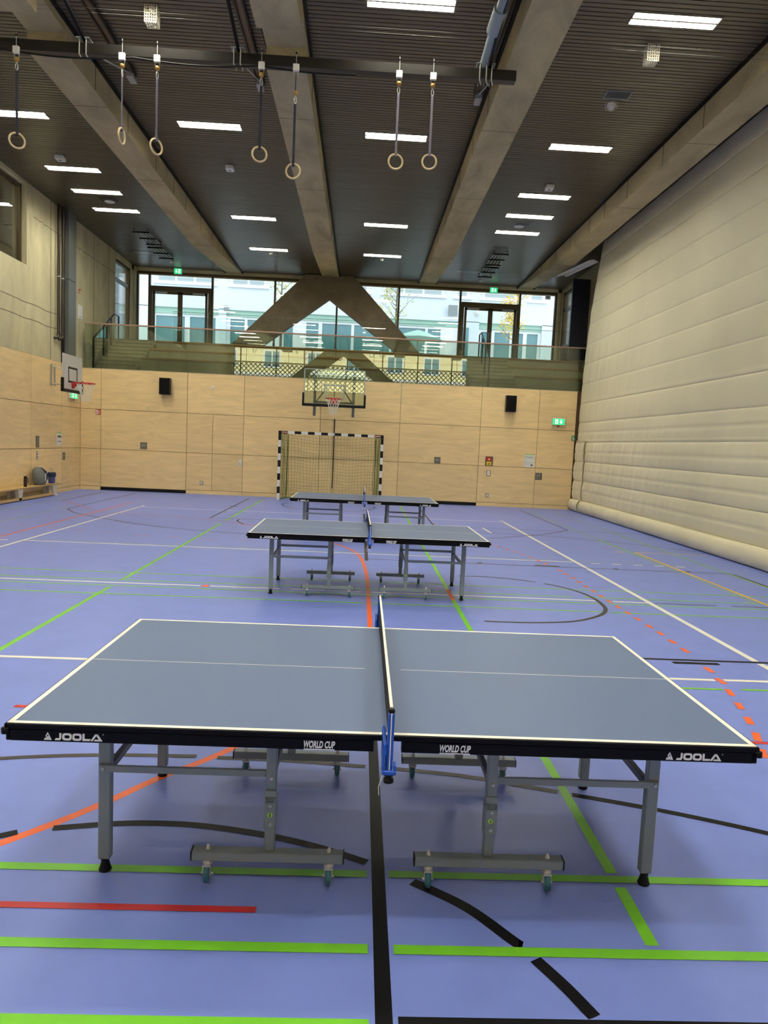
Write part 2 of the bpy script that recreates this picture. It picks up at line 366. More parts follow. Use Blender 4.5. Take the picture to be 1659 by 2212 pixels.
line([(2.4, 6.19), (5.5, 6.19)], .045, 'l_black'); line([(2.84, 6.10), (3.26, 6.10)], .06, 'l_black')
line([(-4.5, 5.635), (-.5, 5.635)], W, 'l_white'); line([(1.6, 5.64), (2.99, 5.64)], W, 'l_white'); line([(3.07, 5.645), (5, 5.645)], W, 'l_white')
line([(2.4, 5.41), (2.94, 5.41)], .035, 'l_green'); line([(3.10, 5.42), (4.8, 5.42)], .035, 'l_green')
line([(-2.19, 4.605), (-1.6, 4.60)], .045, 'l_red'); line([(2.2, 4.38), (3.4, 4.37)], .04, 'l_red')
line(smooth([(-2.6, 3.65), (-1.91, 3.84), (-1.4, 3.92), (-.86, 3.94)]), .042, 'l_dark_glare'); line(smooth([(-.74, 3.93), (-.34, 3.92), (.10, 3.87)]), .042, 'l_dark_glare')
line(smooth([(.19, 3.865), (.64, 3.79), (1.13, 3.635)]), .042, 'l_dark_glare'); line(smooth([(1.20, 3.61), (1.61, 3.47), (2.07, 3.27), (2.6, 2.98), (3.2, 2.5), (3.8, 1.8)]), .042, 'l_black')
line(smooth([(-1.75, 2.93), (-1.6, 3.04), (-1.47, 3.115)]), .045, 'l_black')
line(smooth([(-1.33, 3.155), (-1.08, 3.205), (-.9, 3.22), (-.68, 3.21), (-.39, 3.15), (-.13, 3.06), (.10, 2.945)]), .045, 'l_black')
line(smooth([(.29, 2.815), (.49, 2.66), (.64, 2.47), (.665, 2.445)]), .05, 'l_black'); line(smooth([(.70, 2.375), (.77, 2.25), (.83, 2.12)]), .05, 'l_black')
for y in (2.862, 2.412, 2.072): line([(-4, y), (.10, y)], .048, 'l_green')
for y in (2.865, 2.412): line([(.193, y), (4, y)], .048, 'l_green')
line([(.193, 2.083), (4, 2.083)], .05, 'l_black')
line([(-4, 2.615), (-.33, 2.615)], .036, 'l_red')
fl.obj('floor', label='lavender blue sports floor with many coloured court lines', kind='structure')

# ceiling: long dark slats across the hall under a black void
ce = MB(); ce.box((XL-.3, YN-.3, ZC+.05), (XG+.3, YF+.1, ZC+.25), 'dark')
y = YN
while y < YF-.1:
    ce.box((XL, y, ZC), (XG, y+.080, ZC+.012), 'slat'); y += .1
ce.obj('ceiling', label='dark brown ceiling of long narrow metal slats', kind='structure')

# back wall of plywood panels; openings between panels show as dark joints
def panels(mb, rects, thick, plane, axis):
    for (a0, a1, z0, z1) in rects:
        g = .006
        if axis == 'x': mb.box((a0+g, plane, z0+g), (a1-g, plane+thick, z1-g), 'timber')
        else: mb.box((plane-thick, a0+g, z0+g), (plane, a1-g, z1-g), 'timber')
bw = MB(); bw.box((XL-.2, YW+.03, 0), (XG, YW+.2, ZT-.002), 'timber_edge')
H0, H1, H2 = .12, 1.28, 2.50
R = []
for x0, x1 in [(XL+.0, -8.07), (-8.07, -5.43), (-5.43, -3.68), (-3.68, -1.30), (-1.30, 1.19), (1.19, 3.73), (3.73, 5.56), (5.56, 6.75)]:
    lo = .10 if x0 in (-8.07, 1.19) else H0
    if x0 == -5.43:
        R += [(x0, -4.63, H0, H1), (-4.63, x1, H0, H1), (x0, -4.63, H1, H2), (-4.63, x1, H1, H2), (x0, x1, H2, ZT)]
    else: R += [(x0, x1, lo, H1), (x0, x1, H1, H2), (x0, x1, H2, ZT)]
    if x0 in (-8.07, 1.19): bw.box((x0, YW, 0), (x1, YW+.03, .09), 'black')
    else: bw.box((x0+.005, YW, 0.0), (x1-.005, YW+.03, H0-.006), 'timber')
panels(bw, R, .03, YW, 'x')
bw.box((XL, YW-.005, ZT-.012), (6.75, YW+.05, ZT+.004), 'frame_lt')
bw.obj('wall_back', label='birch plywood clad wall at the far end of the hall', kind='structure')

# left wall: plywood below, board marked concrete above
lw = MB(); lw.box((XL-.2, YN, 0), (XL-.03, YW+.03, ZT-.002), 'timber_edge')
R = []
ys = [YN, 1.3, 5.8, 10.3, 14.8, 19.25, 21.19, YW]
for y0, y1 in zip(ys[:-1], ys[1:]):
    R += [(y0, y1, H0, H1), (y0, y1, H1, H2), (y0, y1, H2, ZT)]
    lw.box((XL-.03, y0+.005, 0), (XL, y1-.005, H0-.006), 'timber')
panels(lw, R, .03, XL, 'y')
YO0, YO1, ZO0, ZO1 = 9.0, 19.03, 5.95, 7.92
def conc(a, b, m='concrete_lt'): lw.box(a, b, m)
conc((XL-.3, YN, ZT), (XL, YO0, ZC)); conc((XL-.3, YO0, ZT), (XL, YO1, ZO0)); conc((XL-.3, YO0, ZO1), (XL, YO1, ZC))
conc((XL-.3, YO1, ZT), (XL, 25.62, ZC)); conc((XL-.3, 25.62, 7.82), (XL, YF+.2, ZC)); conc((XL-.3, 27.35, ZG), (XL, YF+.2, ZC))
conc((XL-.3, YW+.2, ZT-.6), (XL, 25.62, ZT)); conc((XL-.3, 25.62, ZT), (XL, 27.35, ZG))
for yj in (23.62, 24.97, 20.45): lw.box((XL-.001, yj-.012, ZT), (XL+.003, yj+.012, ZC), 'concrete_joint')
for yj in (14.2, 17.6): lw.box((XL-.001, yj-.01, ZT), (XL+.003, yj+.01, 5.0), 'concrete_joint')
for zj, y0, y1 in ((5.02, YN, 20.9), (4.62, YN, 20.9), (7.25, 19.4, 25.6)):
    n = 60; pts = [(y0+(y1-y0)*i/n, zj+.012*sin(i*1.7)+.008*sin(i*4.1)) for i in range(n+1)]
    for (a, z), (b, z2) in zip(pts[:-1], pts[1:]):
        lw.add([(XL+.003, a, z-.008), (XL+.003, b, z2-.008), (XL+.003, b, z2+.008), (XL+.003, a, z+.008)], [(0, 1, 2, 3)], 'concrete_joint')
lw.obj('wall_left', label='left wall of plywood panels below pale concrete', kind='structure')

# near end wall behind the camera: plywood below, glazing above
nw = MB(); nw.box((XL-.3, YN-.25, 0), (XG+.2, YN, 4.9), 'timber'); nw.box((XL-.3, YN-.25, 7.9), (XG+.2, YN, ZC), 'concrete_lt')
nw.obj('wall_near', label='near end wall with a glazed band above plywood', kind='structure')
rw = MB(); rw.box((XG, YN, 0), (XG+.25, 26.35, ZC), 'concrete'); rw.box((XG, 26.35, 0), (XG+.25, YF+.2, ZG), 'concrete'); rw.box((XG, 26.35, 7.85), (XG+.25, YF+.2, ZC), 'concrete')  # the run behind the curtain is added, unseen, to close off light
rw.box((XG, 27.75, ZG), (XG+.25, YF+.2, 7.85), 'concrete')
rw.obj('wall_right', label='grey concrete wall at the right of the gallery, with an unseen run added behind the curtain', kind='structure')

# front wall: concrete head and posts round the gallery glazing
fw = MB()
fw.box((XL-.3, YF-.02, 7.90), (XG+.2, YF+.3, ZC+.05), 'concrete_lt'); fw.box((XL-.3, YF-.02, ZG-1), (XG+.2, YF+.3, ZG+.02), 'concrete_lt')
fw.box((XL-.3, YF-.3, ZG), (XL+.02, YF+.3, ZC), 'concrete_lt'); fw.box((7.30, YF-.02, ZG), (XG+.2, YF+.3, ZC), 'concrete_lt')
fw.obj('wall_front', label='pale concrete surround of the gallery windows', kind='structure')

def window(name, x0, x1, z0, z1, y, mulls, label, door=None, fr=.035, hd=.09):
    t = thing(name, ((x0+x1)/2, y, z0), label, 'window', kind='structure'); t['kind'] = 'structure'; del t['category']
    ox, oy, oz = (x0+x1)/2, y, z0
    m = MB(); m.box((x0-ox, 0, z1-oz-hd), (x1-ox, .12, z1-oz), 'frame'); m.box((x0-ox, 0, 0), (x1-ox, .12, .05), 'frame')
    for x in mulls: m.box((x-fr-ox, -.01, 0), (x+fr-ox, .12, z1-oz-.02), 'frame')
    m.box((x0-ox, .02, z1-oz-hd-.03), (x1-ox, .1, z1-oz-hd), 'frame_lt')
    m.obj('window_frame', t)
    xs = sorted(mulls)
    for a, b in zip(xs[:-1], xs[1:]):
        MB().box((a+fr-ox, .05, .05), (b-fr-ox, .062, z1-oz-hd), 'glass').obj('pane', t)
    return t
mx = [-8.66, -8.22, -5.86, -3.50, -1.14, 1.215, 3.575, 5.87, 7.26]
window('window_1', -8.68, 7.30, ZG, 7.90, YF+.02, mx, 'bronze framed glazing along the back of the gallery')
window('window_2', -8.68, 7.3, 4.9, 7.9, YN-.15, mx, 'glazed band above the plywood at the near end')

def gallery_door(name, x0, x1, label):
    t = thing(name, ((x0+x1)/2, YF-.06, ZG), label, 'door'); t['kind'] = 'structure'; del t['category']
    w2 = (x1-x0)/2; h = 7.20-ZG
    m = MB(); m.box((-w2, -.02, h-.02), (w2, .08, h+.16), 'frame')
    for s in (-1, 1): m.box((s*w2, -.02, 0), (s*(w2-.11), .08, h), 'frame')
    m.obj('door_frame', t)
    for s in (-1, 1):
        d = MB(); a, b = s*.0, s*(w2-.13)
        d.box((a+s*.004, -.03, .02), (a+s*.085, .03, h-.03), 'frame'); d.box((b, -.03, .02), (b-s*.085, .03, h-.03), 'frame')
        d.box((a, -.03, h-.13), (b, .03, h-.03), 'frame'); d.box((a, -.03, .02), (b, .03, .14), 'frame')
        leaf = d.obj('door_leaf', t)
        MB().box((s*.085, -.005, .14), (b-s*.085, .005, h-.13), 'glass').obj('pane', leaf)
        MB().tube([(s*.045, -.09, 1.0), (s*.045, -.09, 1.3)], .012, 'steel').box((s*.045-.008, -.09, 1.02), (s*.045+.008, -.03, 1.04), 'steel').box((s*.045-.008, -.09, 1.26), (s*.045+.008, -.03, 1.28), 'steel').obj('door_handle', leaf)
        MB().box((b-s*.1, -.07, h-.12), (b-s*.55, -.03, h-.06), 'steel').obj('door_closer', leaf)
    return t
gallery_door('door_1', -8.19, -5.88, 'double glass door at the left end of the gallery')
gallery_door('door_2', 3.61, 5.86, 'double glass door at the right end of the gallery')

def side_window(name, x, y0, y1, z0, z1, label, ym=None):
    t = thing(name, (x, (y0+y1)/2, z0), label, 'window'); t['kind'] = 'structure'; del t['category']
    h = z1-z0; w2 = (y1-y0)/2; m = MB()
    for s in (-1, 1): m.box((-.05, s*w2, 0), (.05, s*(w2-.07), h), 'frame')
    m.box((-.05, -w2, h-.08), (.05, w2, h), 'frame'); m.box((-.05, -w2, h-.72), (.05, w2, h-.62), 'greypanel'); m.box((-.05, -w2, 0), (.05, w2, .1), 'frame')
    m.obj('window_frame', t); MB().box((-.006, -w2+.07, .1), (.006, w2-.07, h-.72), 'glass').obj('pane', t); MB().box((-.006, -w2+.07, h-.62), (.006, w2-.07, h-.08), 'glass').obj('pane', t)
side_window('window_3', XL-.12, 25.62, 27.35, ZG, 7.82, 'glazed side door on the left of the gallery')
side_window('window_4', XG+.12, 26.35, 27.75, ZG, 7.85, 'tall side window on the right of the gallery')
# interior window high in the left wall with the room behind it
t = thing('window_5', (XL-.18, 14, ZO0), 'dark framed interior window high in the left wall', 'window'); t['kind'] = 'structure'; del t['category']
m = MB(); m.box((-.05, YO0-14, 0), (.05, YO1-14, .05), 'frame'); m.box((-.05, YO0-14, ZO1-ZO0-.07), (.05, YO1-14, ZO1-ZO0), 'frame')
for yy in (YO0, 12.3, 15.6, YO1-.07): m.box((-.05, yy-14, 0), (.05, yy-14+.07, ZO1-ZO0), 'frame')
m.obj('window_frame', t); MB().box((-.006, YO0-14, .05), (.006, YO1-14, ZO1-ZO0-.07), 'glass').obj('pane', t)
m = MB(); m.box((-13.2, YO0-.5, ZT), (-13, 21, 8.6), 'concrete_lt'); m.box((-13, 20.8, ZT), (XL-.3, 21, 8.6), 'concrete'); m.box((-13, YO0-.5, 8.2), (XL-.3, 21, 8.4), 'concrete_lt')
m.box((-13, YO0-.7, ZT), (XL-.3, YO0-.5, 8.6), 'concrete'); m.box((-13, YO0-.5, 4.9), (XL-.3, 21, 5.0), 'concrete_dk')
m.box((-9.55, 19.6, 5.0), (-9.25, 20.0, 8.2), 'concrete')
m.obj('wall_side_room', label='pale walls of the room behind the high interior window', kind='structure')
t = thing('strip_light', (-10.6, 17.9, 8.12), 'thin glowing strip light seen through the high left window', 'light')
MB().box((-.05, -1.6, 0), (.05, 1.6, .08), 'white_plastic').obj('housing', t); MB().box((-.04, -1.6, -.02), (.04, 1.6, 0), 'lamp').obj('diffuser', t)

# ------------------------------------------------------------------ gallery: tiers, stairs, floor
TZ = [4.19, 4.58, 4.95]; TY = [23.14, 24.03, 24.91]; Z0 = 3.76
g = MB(); g.box((XL, YW+.2, ZT-.6), (XG, 23.2, Z0), 'concrete'); g.box((XL, 24.9, 3.2), (XG, YF, ZG), 'concrete')
g.obj('gallery_floor', label='concrete landing of the spectator gallery', kind='structure')
for nm, a, b, lab in (('seating_tier', -7.06, 3.35, 'long stepped concrete seating tier between the two stairs'), ('seating_tier', 4.86, 7.44, 'short stepped concrete seating tier at the right beside the curtain')):
    t = thing(nm, ((a+b)/2, 23.14, Z0), lab, 'seating tier'); w2 = (b-a)/2
    m = MB()
    for k in range(3): m.box((-w2+.004, TY[k]-23.14-.012, TZ[k]-Z0-.075), (w2-.004, TY[k]-23.14+.1, TZ[k]-Z0-.031), 'track_gap_shade')  # dark strip under each board stands in for a shadow gap
    for k in range(3): m.box((-w2, TY[k]-23.14, -.05), (w2, 24.90-23.14 if k < 2 else 1.79, TZ[k]-Z0-.03), 'tier')
    m.obj('steps', t)
    for k in range(3): MB().bbox((-w2, TY[k]-23.14-.03, TZ[k]-Z0-.03), (w2, TY[k]-23.14+.42 if k < 2 else TY[k]-23.14+.3, TZ[k]-Z0+.014), 'tieredge', .006).obj('bench_board', t)
def stairs(a, b, lab):
    t = thing('staircase', ((a+b)/2, 22.78, Z0), lab, 'stairs'); w2 = (b-a)/2; m = MB()
    rz = (ZG-Z0)/8
    for k in range(8): m.box((-w2, k*.29, -.02), (w2, 2.12, rz*(k+1)-.002*(k == 7)), 'tier')
    m.obj('steps', t); m = MB()
    for k in range(8): m.box((-w2+.02, k*.29-.003, rz*(k+1)-.035), (w2-.02, k*.29+.03, rz*(k+1)+.003), 'bark')  # nosing darkened to stand in for lit treads against darker risers
    m.obj('nosing', t)
    return t
stairs(-8.33, -7.07, 'concrete stairs at the left end of the gallery'); stairs(3.36, 4.85, 'concrete stairs between the seating tiers at the right')
def stair_rail(x, lab, y0=22.75, y1=24.6, flat=.45):
    t = thing('stair_railing', (x, y0, Z0), lab, 'railing'); m = MB()
    sl = (ZG-Z0)/(24.9-22.78); zt = lambda yy: (yy-y0)*sl+.92
    m.tube([(0, 0, zt(y0)), (0, y1-y0, zt(y1)), (0, y1-y0+flat, zt(y1)-.0)], .022, 'blackm', 8); m.obj('handrail', t)
    for yy in (y0, y0+.85, y1-.3, y1+flat-.02):
        zz = 0 if yy < 22.78 else min(math.floor((yy-22.78)/.29)+1, 8)*(ZG-Z0)/8+.002
        MB().bbox((-.02, yy-y0-.025, zz), (.02, yy-y0+.025, zt(min(yy, y1))-.02), 'blackm').obj('post', t)
    m = MB(); m.add([(0, .06, .32), (0, y1-y0-.35, .32+(y1-y0-.35)*sl), (0, y1-y0-.35, zt(y1-.35)-.08), (0, .06, zt(y0+.06)-.08), (.01, .06, .32), (.01, y1-y0-.35, .32+(y1-y0-.35)*sl), (.01, y1-y0-.35, zt(y1-.35)-.08), (.01, .06, zt(y0+.06)-.08)],
                    [(0, 1, 2, 3), (7, 6, 5, 4), (0, 4, 5, 1), (1, 5, 6, 2), (2, 6, 7, 3), (3, 7, 4, 0)], 'glass'); m.obj('glass_panel', t)
stair_rail(-8.38, 'dark metal stair railing climbing along the left concrete wall'); stair_rail(3.93, 'dark metal stair railing on the right hand stairs')

# long glass balustrade on top of the plywood wall
t = thing('glass_balustrade', (0, YW+.06, ZT), 'long clear glass balustrade with slim copper handrail above the plywood wall', 'balustrade')
xs = [-8.62, -8.10, -5.45, -3.66, -2.35, -.95, .30, 1.25, 2.9, 4.10, 5.95, 6.95]
for a, b in zip(xs[:-1], xs[1:]): MB().box((a+.006, 0, 0), (b-.006, .012, 1.33), 'glass_b').obj('glass_pane', t)
M['copper'] = mat('copper_brown_rail', (.42, .27, .20), .35, metal=.3)
MB().bbox((-8.62, -.02, 1.335), (6.95, .035, 1.375), 'copper', .01).obj('handrail', t)
t = thing('glass_guard', (0, 24.93, ZG), 'clear glass guard behind the top seating row, left of the right stairs', 'balustrade')
xs = [-6.55, -5.35, -4.15, -2.95, -1.75, -.55, .5, 1.6, 2.73]
for a, b in zip(xs[:-1], xs[1:]): MB().box((a+.005, 0, .01), (b-.005, .012, 1.0), 'glass').obj('glass_pane', t)
MB().box((-6.55, -.003, 1.0), (2.73, .015, 1.012), 'greyd').obj('top_rail', t)
t = thing('glass_guard', (6.2, 24.93, ZG), 'short clear glass guard at the right end beside the dark blue panel', 'balustrade')
for a, b in ((-1.0, 0), (0, 1.2)): MB().box((a+.005, 0, .01), (b-.005, .012, 1.0), 'glass').obj('glass_pane', t)
MB().box((-1.0, -.003, 1.0), (1.2, .015, 1.012), 'greyd').obj('top_rail', t)

# the concrete A shaped strut before the gallery window
m = MB(); y0, y1 = 27.45, 27.80
poly = [(-5.36, ZG), (-2.33, ZC-.015), (-.52, ZC-.015), (2.42, ZG), (1.66, ZG), (-1.42, 7.13), (-4.32, ZG)]
def strut(y0, y1, dz, lab):
    m = MB(); P = [(a, b+(dz if 0 else 0)) for a, b in poly]
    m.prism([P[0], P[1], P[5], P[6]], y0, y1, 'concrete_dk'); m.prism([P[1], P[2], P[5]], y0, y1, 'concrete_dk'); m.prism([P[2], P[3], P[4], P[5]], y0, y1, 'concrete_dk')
    return m.obj('concrete_strut', label=lab, cat='strut')
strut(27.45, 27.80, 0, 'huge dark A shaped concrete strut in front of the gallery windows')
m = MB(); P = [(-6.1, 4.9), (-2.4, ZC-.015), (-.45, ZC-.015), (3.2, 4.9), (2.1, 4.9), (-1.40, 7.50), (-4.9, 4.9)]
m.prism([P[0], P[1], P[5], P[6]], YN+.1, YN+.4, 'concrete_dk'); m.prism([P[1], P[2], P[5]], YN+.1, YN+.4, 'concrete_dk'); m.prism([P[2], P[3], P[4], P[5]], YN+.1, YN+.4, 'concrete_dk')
m.obj('concrete_strut', label='A shaped concrete strut seen mirrored in the balustrade glass', cat='strut')

# ------------------------------------------------------------------ ceiling beams
def beam(xc, w2, lab, notch=True):
    t = MB(); zb = 7.55
    x0, x1 = xc-w2, xc+w2
    YB0 = YN+.45; prof = [(YB0, zb), (10.70, zb), (10.70, 7.84), (11.72, 7.84), (11.72, zb), (22.5, zb), (YF-.03, 7.985), (YF-.03, ZC+.02), (YB0, ZC+.02)]
    if not notch: prof = [(YB0, zb), (22.5, zb), (YF-.03, 7.985), (YF-.03, ZC+.02), (YB0, ZC+.02)]
    # convex pieces
    pcs = [[(YB0, zb), (10.70, zb), (10.70, ZC+.02), (YB0, ZC+.02)], [(10.70, 7.84), (11.72, 7.84), (11.72, ZC+.02), (10.70, ZC+.02)], [(11.72, zb), (22.5, zb), (YF-.03, 7.985), (YF-.03, ZC+.02), (11.72, ZC+.02)]] if notch else [prof]
    for p in pcs: t.prism(p, x0, x1, 'beamc', axis='x')
    for yy in (4.2, 8.0, 12.9, 14.6, 16.5, 18.0, 19.2, 20.9, 22.4, 24.2):
        for xx in (x0-.002, x1+.002): t.box((xx-.003, yy-.008, zb+.01 if yy < 22.4 else zb+.16), (xx+.003, yy+.008, ZC), 'concrete_joint')
    for yy in (13.5, 17.1, 22.5): t.box((x0, yy-.006, zb-.002 if yy < 22.6 else 7.6), (x1, yy+.006, zb+.01 if yy < 22.6 else 7.7), 'concrete_joint')
    for e in (x0, x1): t.box((e-.05 if e < xc else e+.0, YN, ZC-.045), (e if e < xc else e+.05, YF-.05, ZC-.001), 'black')
    return t.obj('concrete_beam', label=lab, cat='beam')
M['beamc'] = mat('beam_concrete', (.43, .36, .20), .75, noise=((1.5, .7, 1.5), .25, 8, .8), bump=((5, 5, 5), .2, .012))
beam(-5.05, .30, 'concrete ceiling beam furthest left, over the leftmost gymnastic rings'); beam(-1.40, .315, 'concrete ceiling beam in the middle, meeting the A shaped strut')
beam(2.27, .32, 'concrete ceiling beam passing behind the right end of the ring rail', notch=False); beam(6.03, .29, 'concrete ceiling beam furthest right, above the beige divider curtain', notch=False)

# ------------------------------------------------------------------ ceiling lamps
def make_lamp():
    t = thing('ceiling_light', (0, 0, ZC), 'x', 'ceiling light', 'rectangular louvre lights in the slatted ceiling')
    m = MB(); W2, D2 = .635, .155
    m.box((-W2, -D2, -.012), (W2, -D2+.018, .0), 'louvre').box((-W2, D2-.018, -.012), (W2, D2, .0), 'louvre').box((-W2, -D2, -.012), (-W2+.018, D2, 0), 'louvre').box((W2-.018, -D2, -.012), (W2, D2, 0), 'louvre')
    m.box((-W2, -.016, -.012), (W2, .016, 0), 'louvre'); m.obj('frame', t)
    for s in (-1, 1): MB().box((-.61, s*.018, -.004), (.61, s*.132, 0), 'lamp').obj('diffuser', t)
    m = MB()
    for k in range(37): x = -.6+k*.0333; m.box((x-.004, -.132, -.012), (x+.004, .132, -.004), 'louvre')
    m.obj('louvre_grille', t)
    return t
bays = [(-7.12, 'far left'), (-3.29, 'centre left'), (.445, 'centre right'), (4.21, 'far right')]
rows_o = [(10.67, 'nearest visible'), (15.08, 'second visible'), (17.95, 'third visible'), (19.5, 'fourth visible'), (20.98, 'fifth visible, furthest')]
rows_i = [(10.67, 'nearest'), (15.08, 'second'), (20.98, 'third'), (24.27, 'furthest')]
LAB = {(-7.12, 15.08): 'louvre ceiling light cut by the left photo edge, behind the leftmost gymnastic ring strap',
 (-7.12, 17.95): 'louvre ceiling light in the leftmost bay, just beyond a white detector box', (-7.12, 19.5): 'louvre ceiling light in the leftmost bay, middle one of its close row of three',
 (-7.12, 20.98): 'louvre ceiling light in the leftmost bay, furthest one beside the round white speaker', (-3.29, 10.67): 'louvre ceiling light in second bay from left, above the ring rail',
 (-3.29, 15.08): 'louvre ceiling light in second bay from left, between the two ring pairs', (-3.29, 20.98): 'louvre ceiling light in second bay from left, second from the gallery windows',
 (-3.29, 24.27): 'louvre ceiling light in second bay from left, closest to the gallery windows', (.445, 10.67): 'louvre ceiling light cut by the top photo edge, above the right ring pair',
 (.445, 15.08): 'louvre ceiling light directly behind the straps of the right ring pair', (.445, 20.98): 'louvre ceiling light in third bay from left, second from the gallery windows',
 (.445, 24.27): 'louvre ceiling light in third bay from left, closest to the gallery windows', (4.21, 10.67): 'largest looking louvre ceiling light at the top right, beside a white wire cage',
 (4.21, 15.08): 'louvre ceiling light in the right bay, beyond the caged detector', (4.21, 17.95): 'louvre ceiling light in the right bay, first of three close together by a white detector',
 (4.21, 19.5): 'louvre ceiling light in the right bay, middle one of three close together', (4.21, 20.98): 'louvre ceiling light in the right bay, furthest of three, past the round speaker'}
proto = None
spots = [(x, y) for x, n in bays for y in ([10.67, 15.08, 17.95, 19.5, 20.98] if n.startswith('far') else [10.67, 15.08, 20.98, 24.27])]
spots += [(x, y) for x, n in bays for y in ((6.27, 3.4, 1.85, .3) if n.startswith('far') else (6.27, 3.9, 1.6, -.8))]  # unseen near rows; the extra close ones are added to brighten the floor
for x, y in spots:
    o = make_lamp() if proto is None else copy_tree(proto)
    proto = proto or o
    o.location = (x, y, ZC-.001); o['label'] = LAB.get((x, y), 'unseen louvre ceiling light above the near part of the hall, where some were added for brightness')

# ------------------------------------------------------------------ table tennis tables
def jl(mb, polys, ox, oz, y, s=1, m='logo'):
    for P in polys: mb.prism([(ox+a*s, oz+b*s) for a, b in P], y, y-.0015, m)
def logo_polys():
    """triangular emblem and the five wide letters, unit height 1"""
    out = []
    # emblem: hooked triangle
    out += [[(.42, 1.05), (.62, 1.05), (1.02, 0), (.72, 0)], [(.42, 1.05), (.50, .84), (.20, .32), (.0, 0)][::1], [(0, 0), (.20, .32), (.36, .32), (.36, 0)], [(.0, 0), (.36, .0), (1.0, 0), (.36, .18)], [(.36, .32), (.36, .50), (.56, .50), (.60, .22), (.36, .18)]]
    out = [[(.50, 1.08), (.68, .78), (1.05, 0), (.78, 0)], [(.50, 1.08), (.58, .82), (.30, .42), (.22, .54)], [(0, 0), (.16, .30), (.78, .19), (.85, 0)], [(.36, .24), (.36, .46), (.62, .50), (.66, .22)]]
    x = 1.45
    t = .27
    # J
    out += [[(x, 0), (x+.15, t), (x+.55, t), (x+.45, 0)], [(x+.45, 0), (x+.55, t), (x+.62, .34), (x+.90, .34), (x+.80, .08), (x+.64, 0)], [(x+.62, .34), (x+.62, 1), (x+.90, 1), (x+.90, .34)]]
    def O(x, wd):
        o = []; n = 24; ps = []
        for k in range(n):
            a = 2*pi*k/n; c, s_ = cos(a), sin(a); e = .55
            px = abs(c)**e*(1 if c >= 0 else -1); py = abs(s_)**e*(1 if s_ >= 0 else -1)
            ps.append(((x+wd/2+px*wd/2, .5+py*.5), (x+wd/2+px*(wd/2-.28), .5+py*(.5-.27))))
        for k in range(n):
            (a, b), (c2, d) = ps[k], ps[(k+1) % n]; o.append([a, c2, d, b])
        return o
    out += O(x+1.02, 1.25) + O(x+2.36, 1.25)
    xl = x+3.72
    out += [[(xl, 0), (xl+.28, t), (xl+.28, 1), (xl, 1)], [(xl, 0), (xl+.95, 0), (xl+1.10, t), (xl+.28, t)]]
    xa = xl+1.05
    out += [[(xa, 0), (xa+.32, 0), (xa+.98, 1.0), (xa+.66, 1.0)], [(xa+.66, 1.0), (xa+.98, 1.0), (xa+1.64, 0), (xa+1.30, 0)], [(xa+.62, t-.05), (xa+1.25, t-.05), (xa+1.4, 0), (xa+.47, 0)]]
    r = []
    return out, xa+1.64
LP, LW = logo_polys()
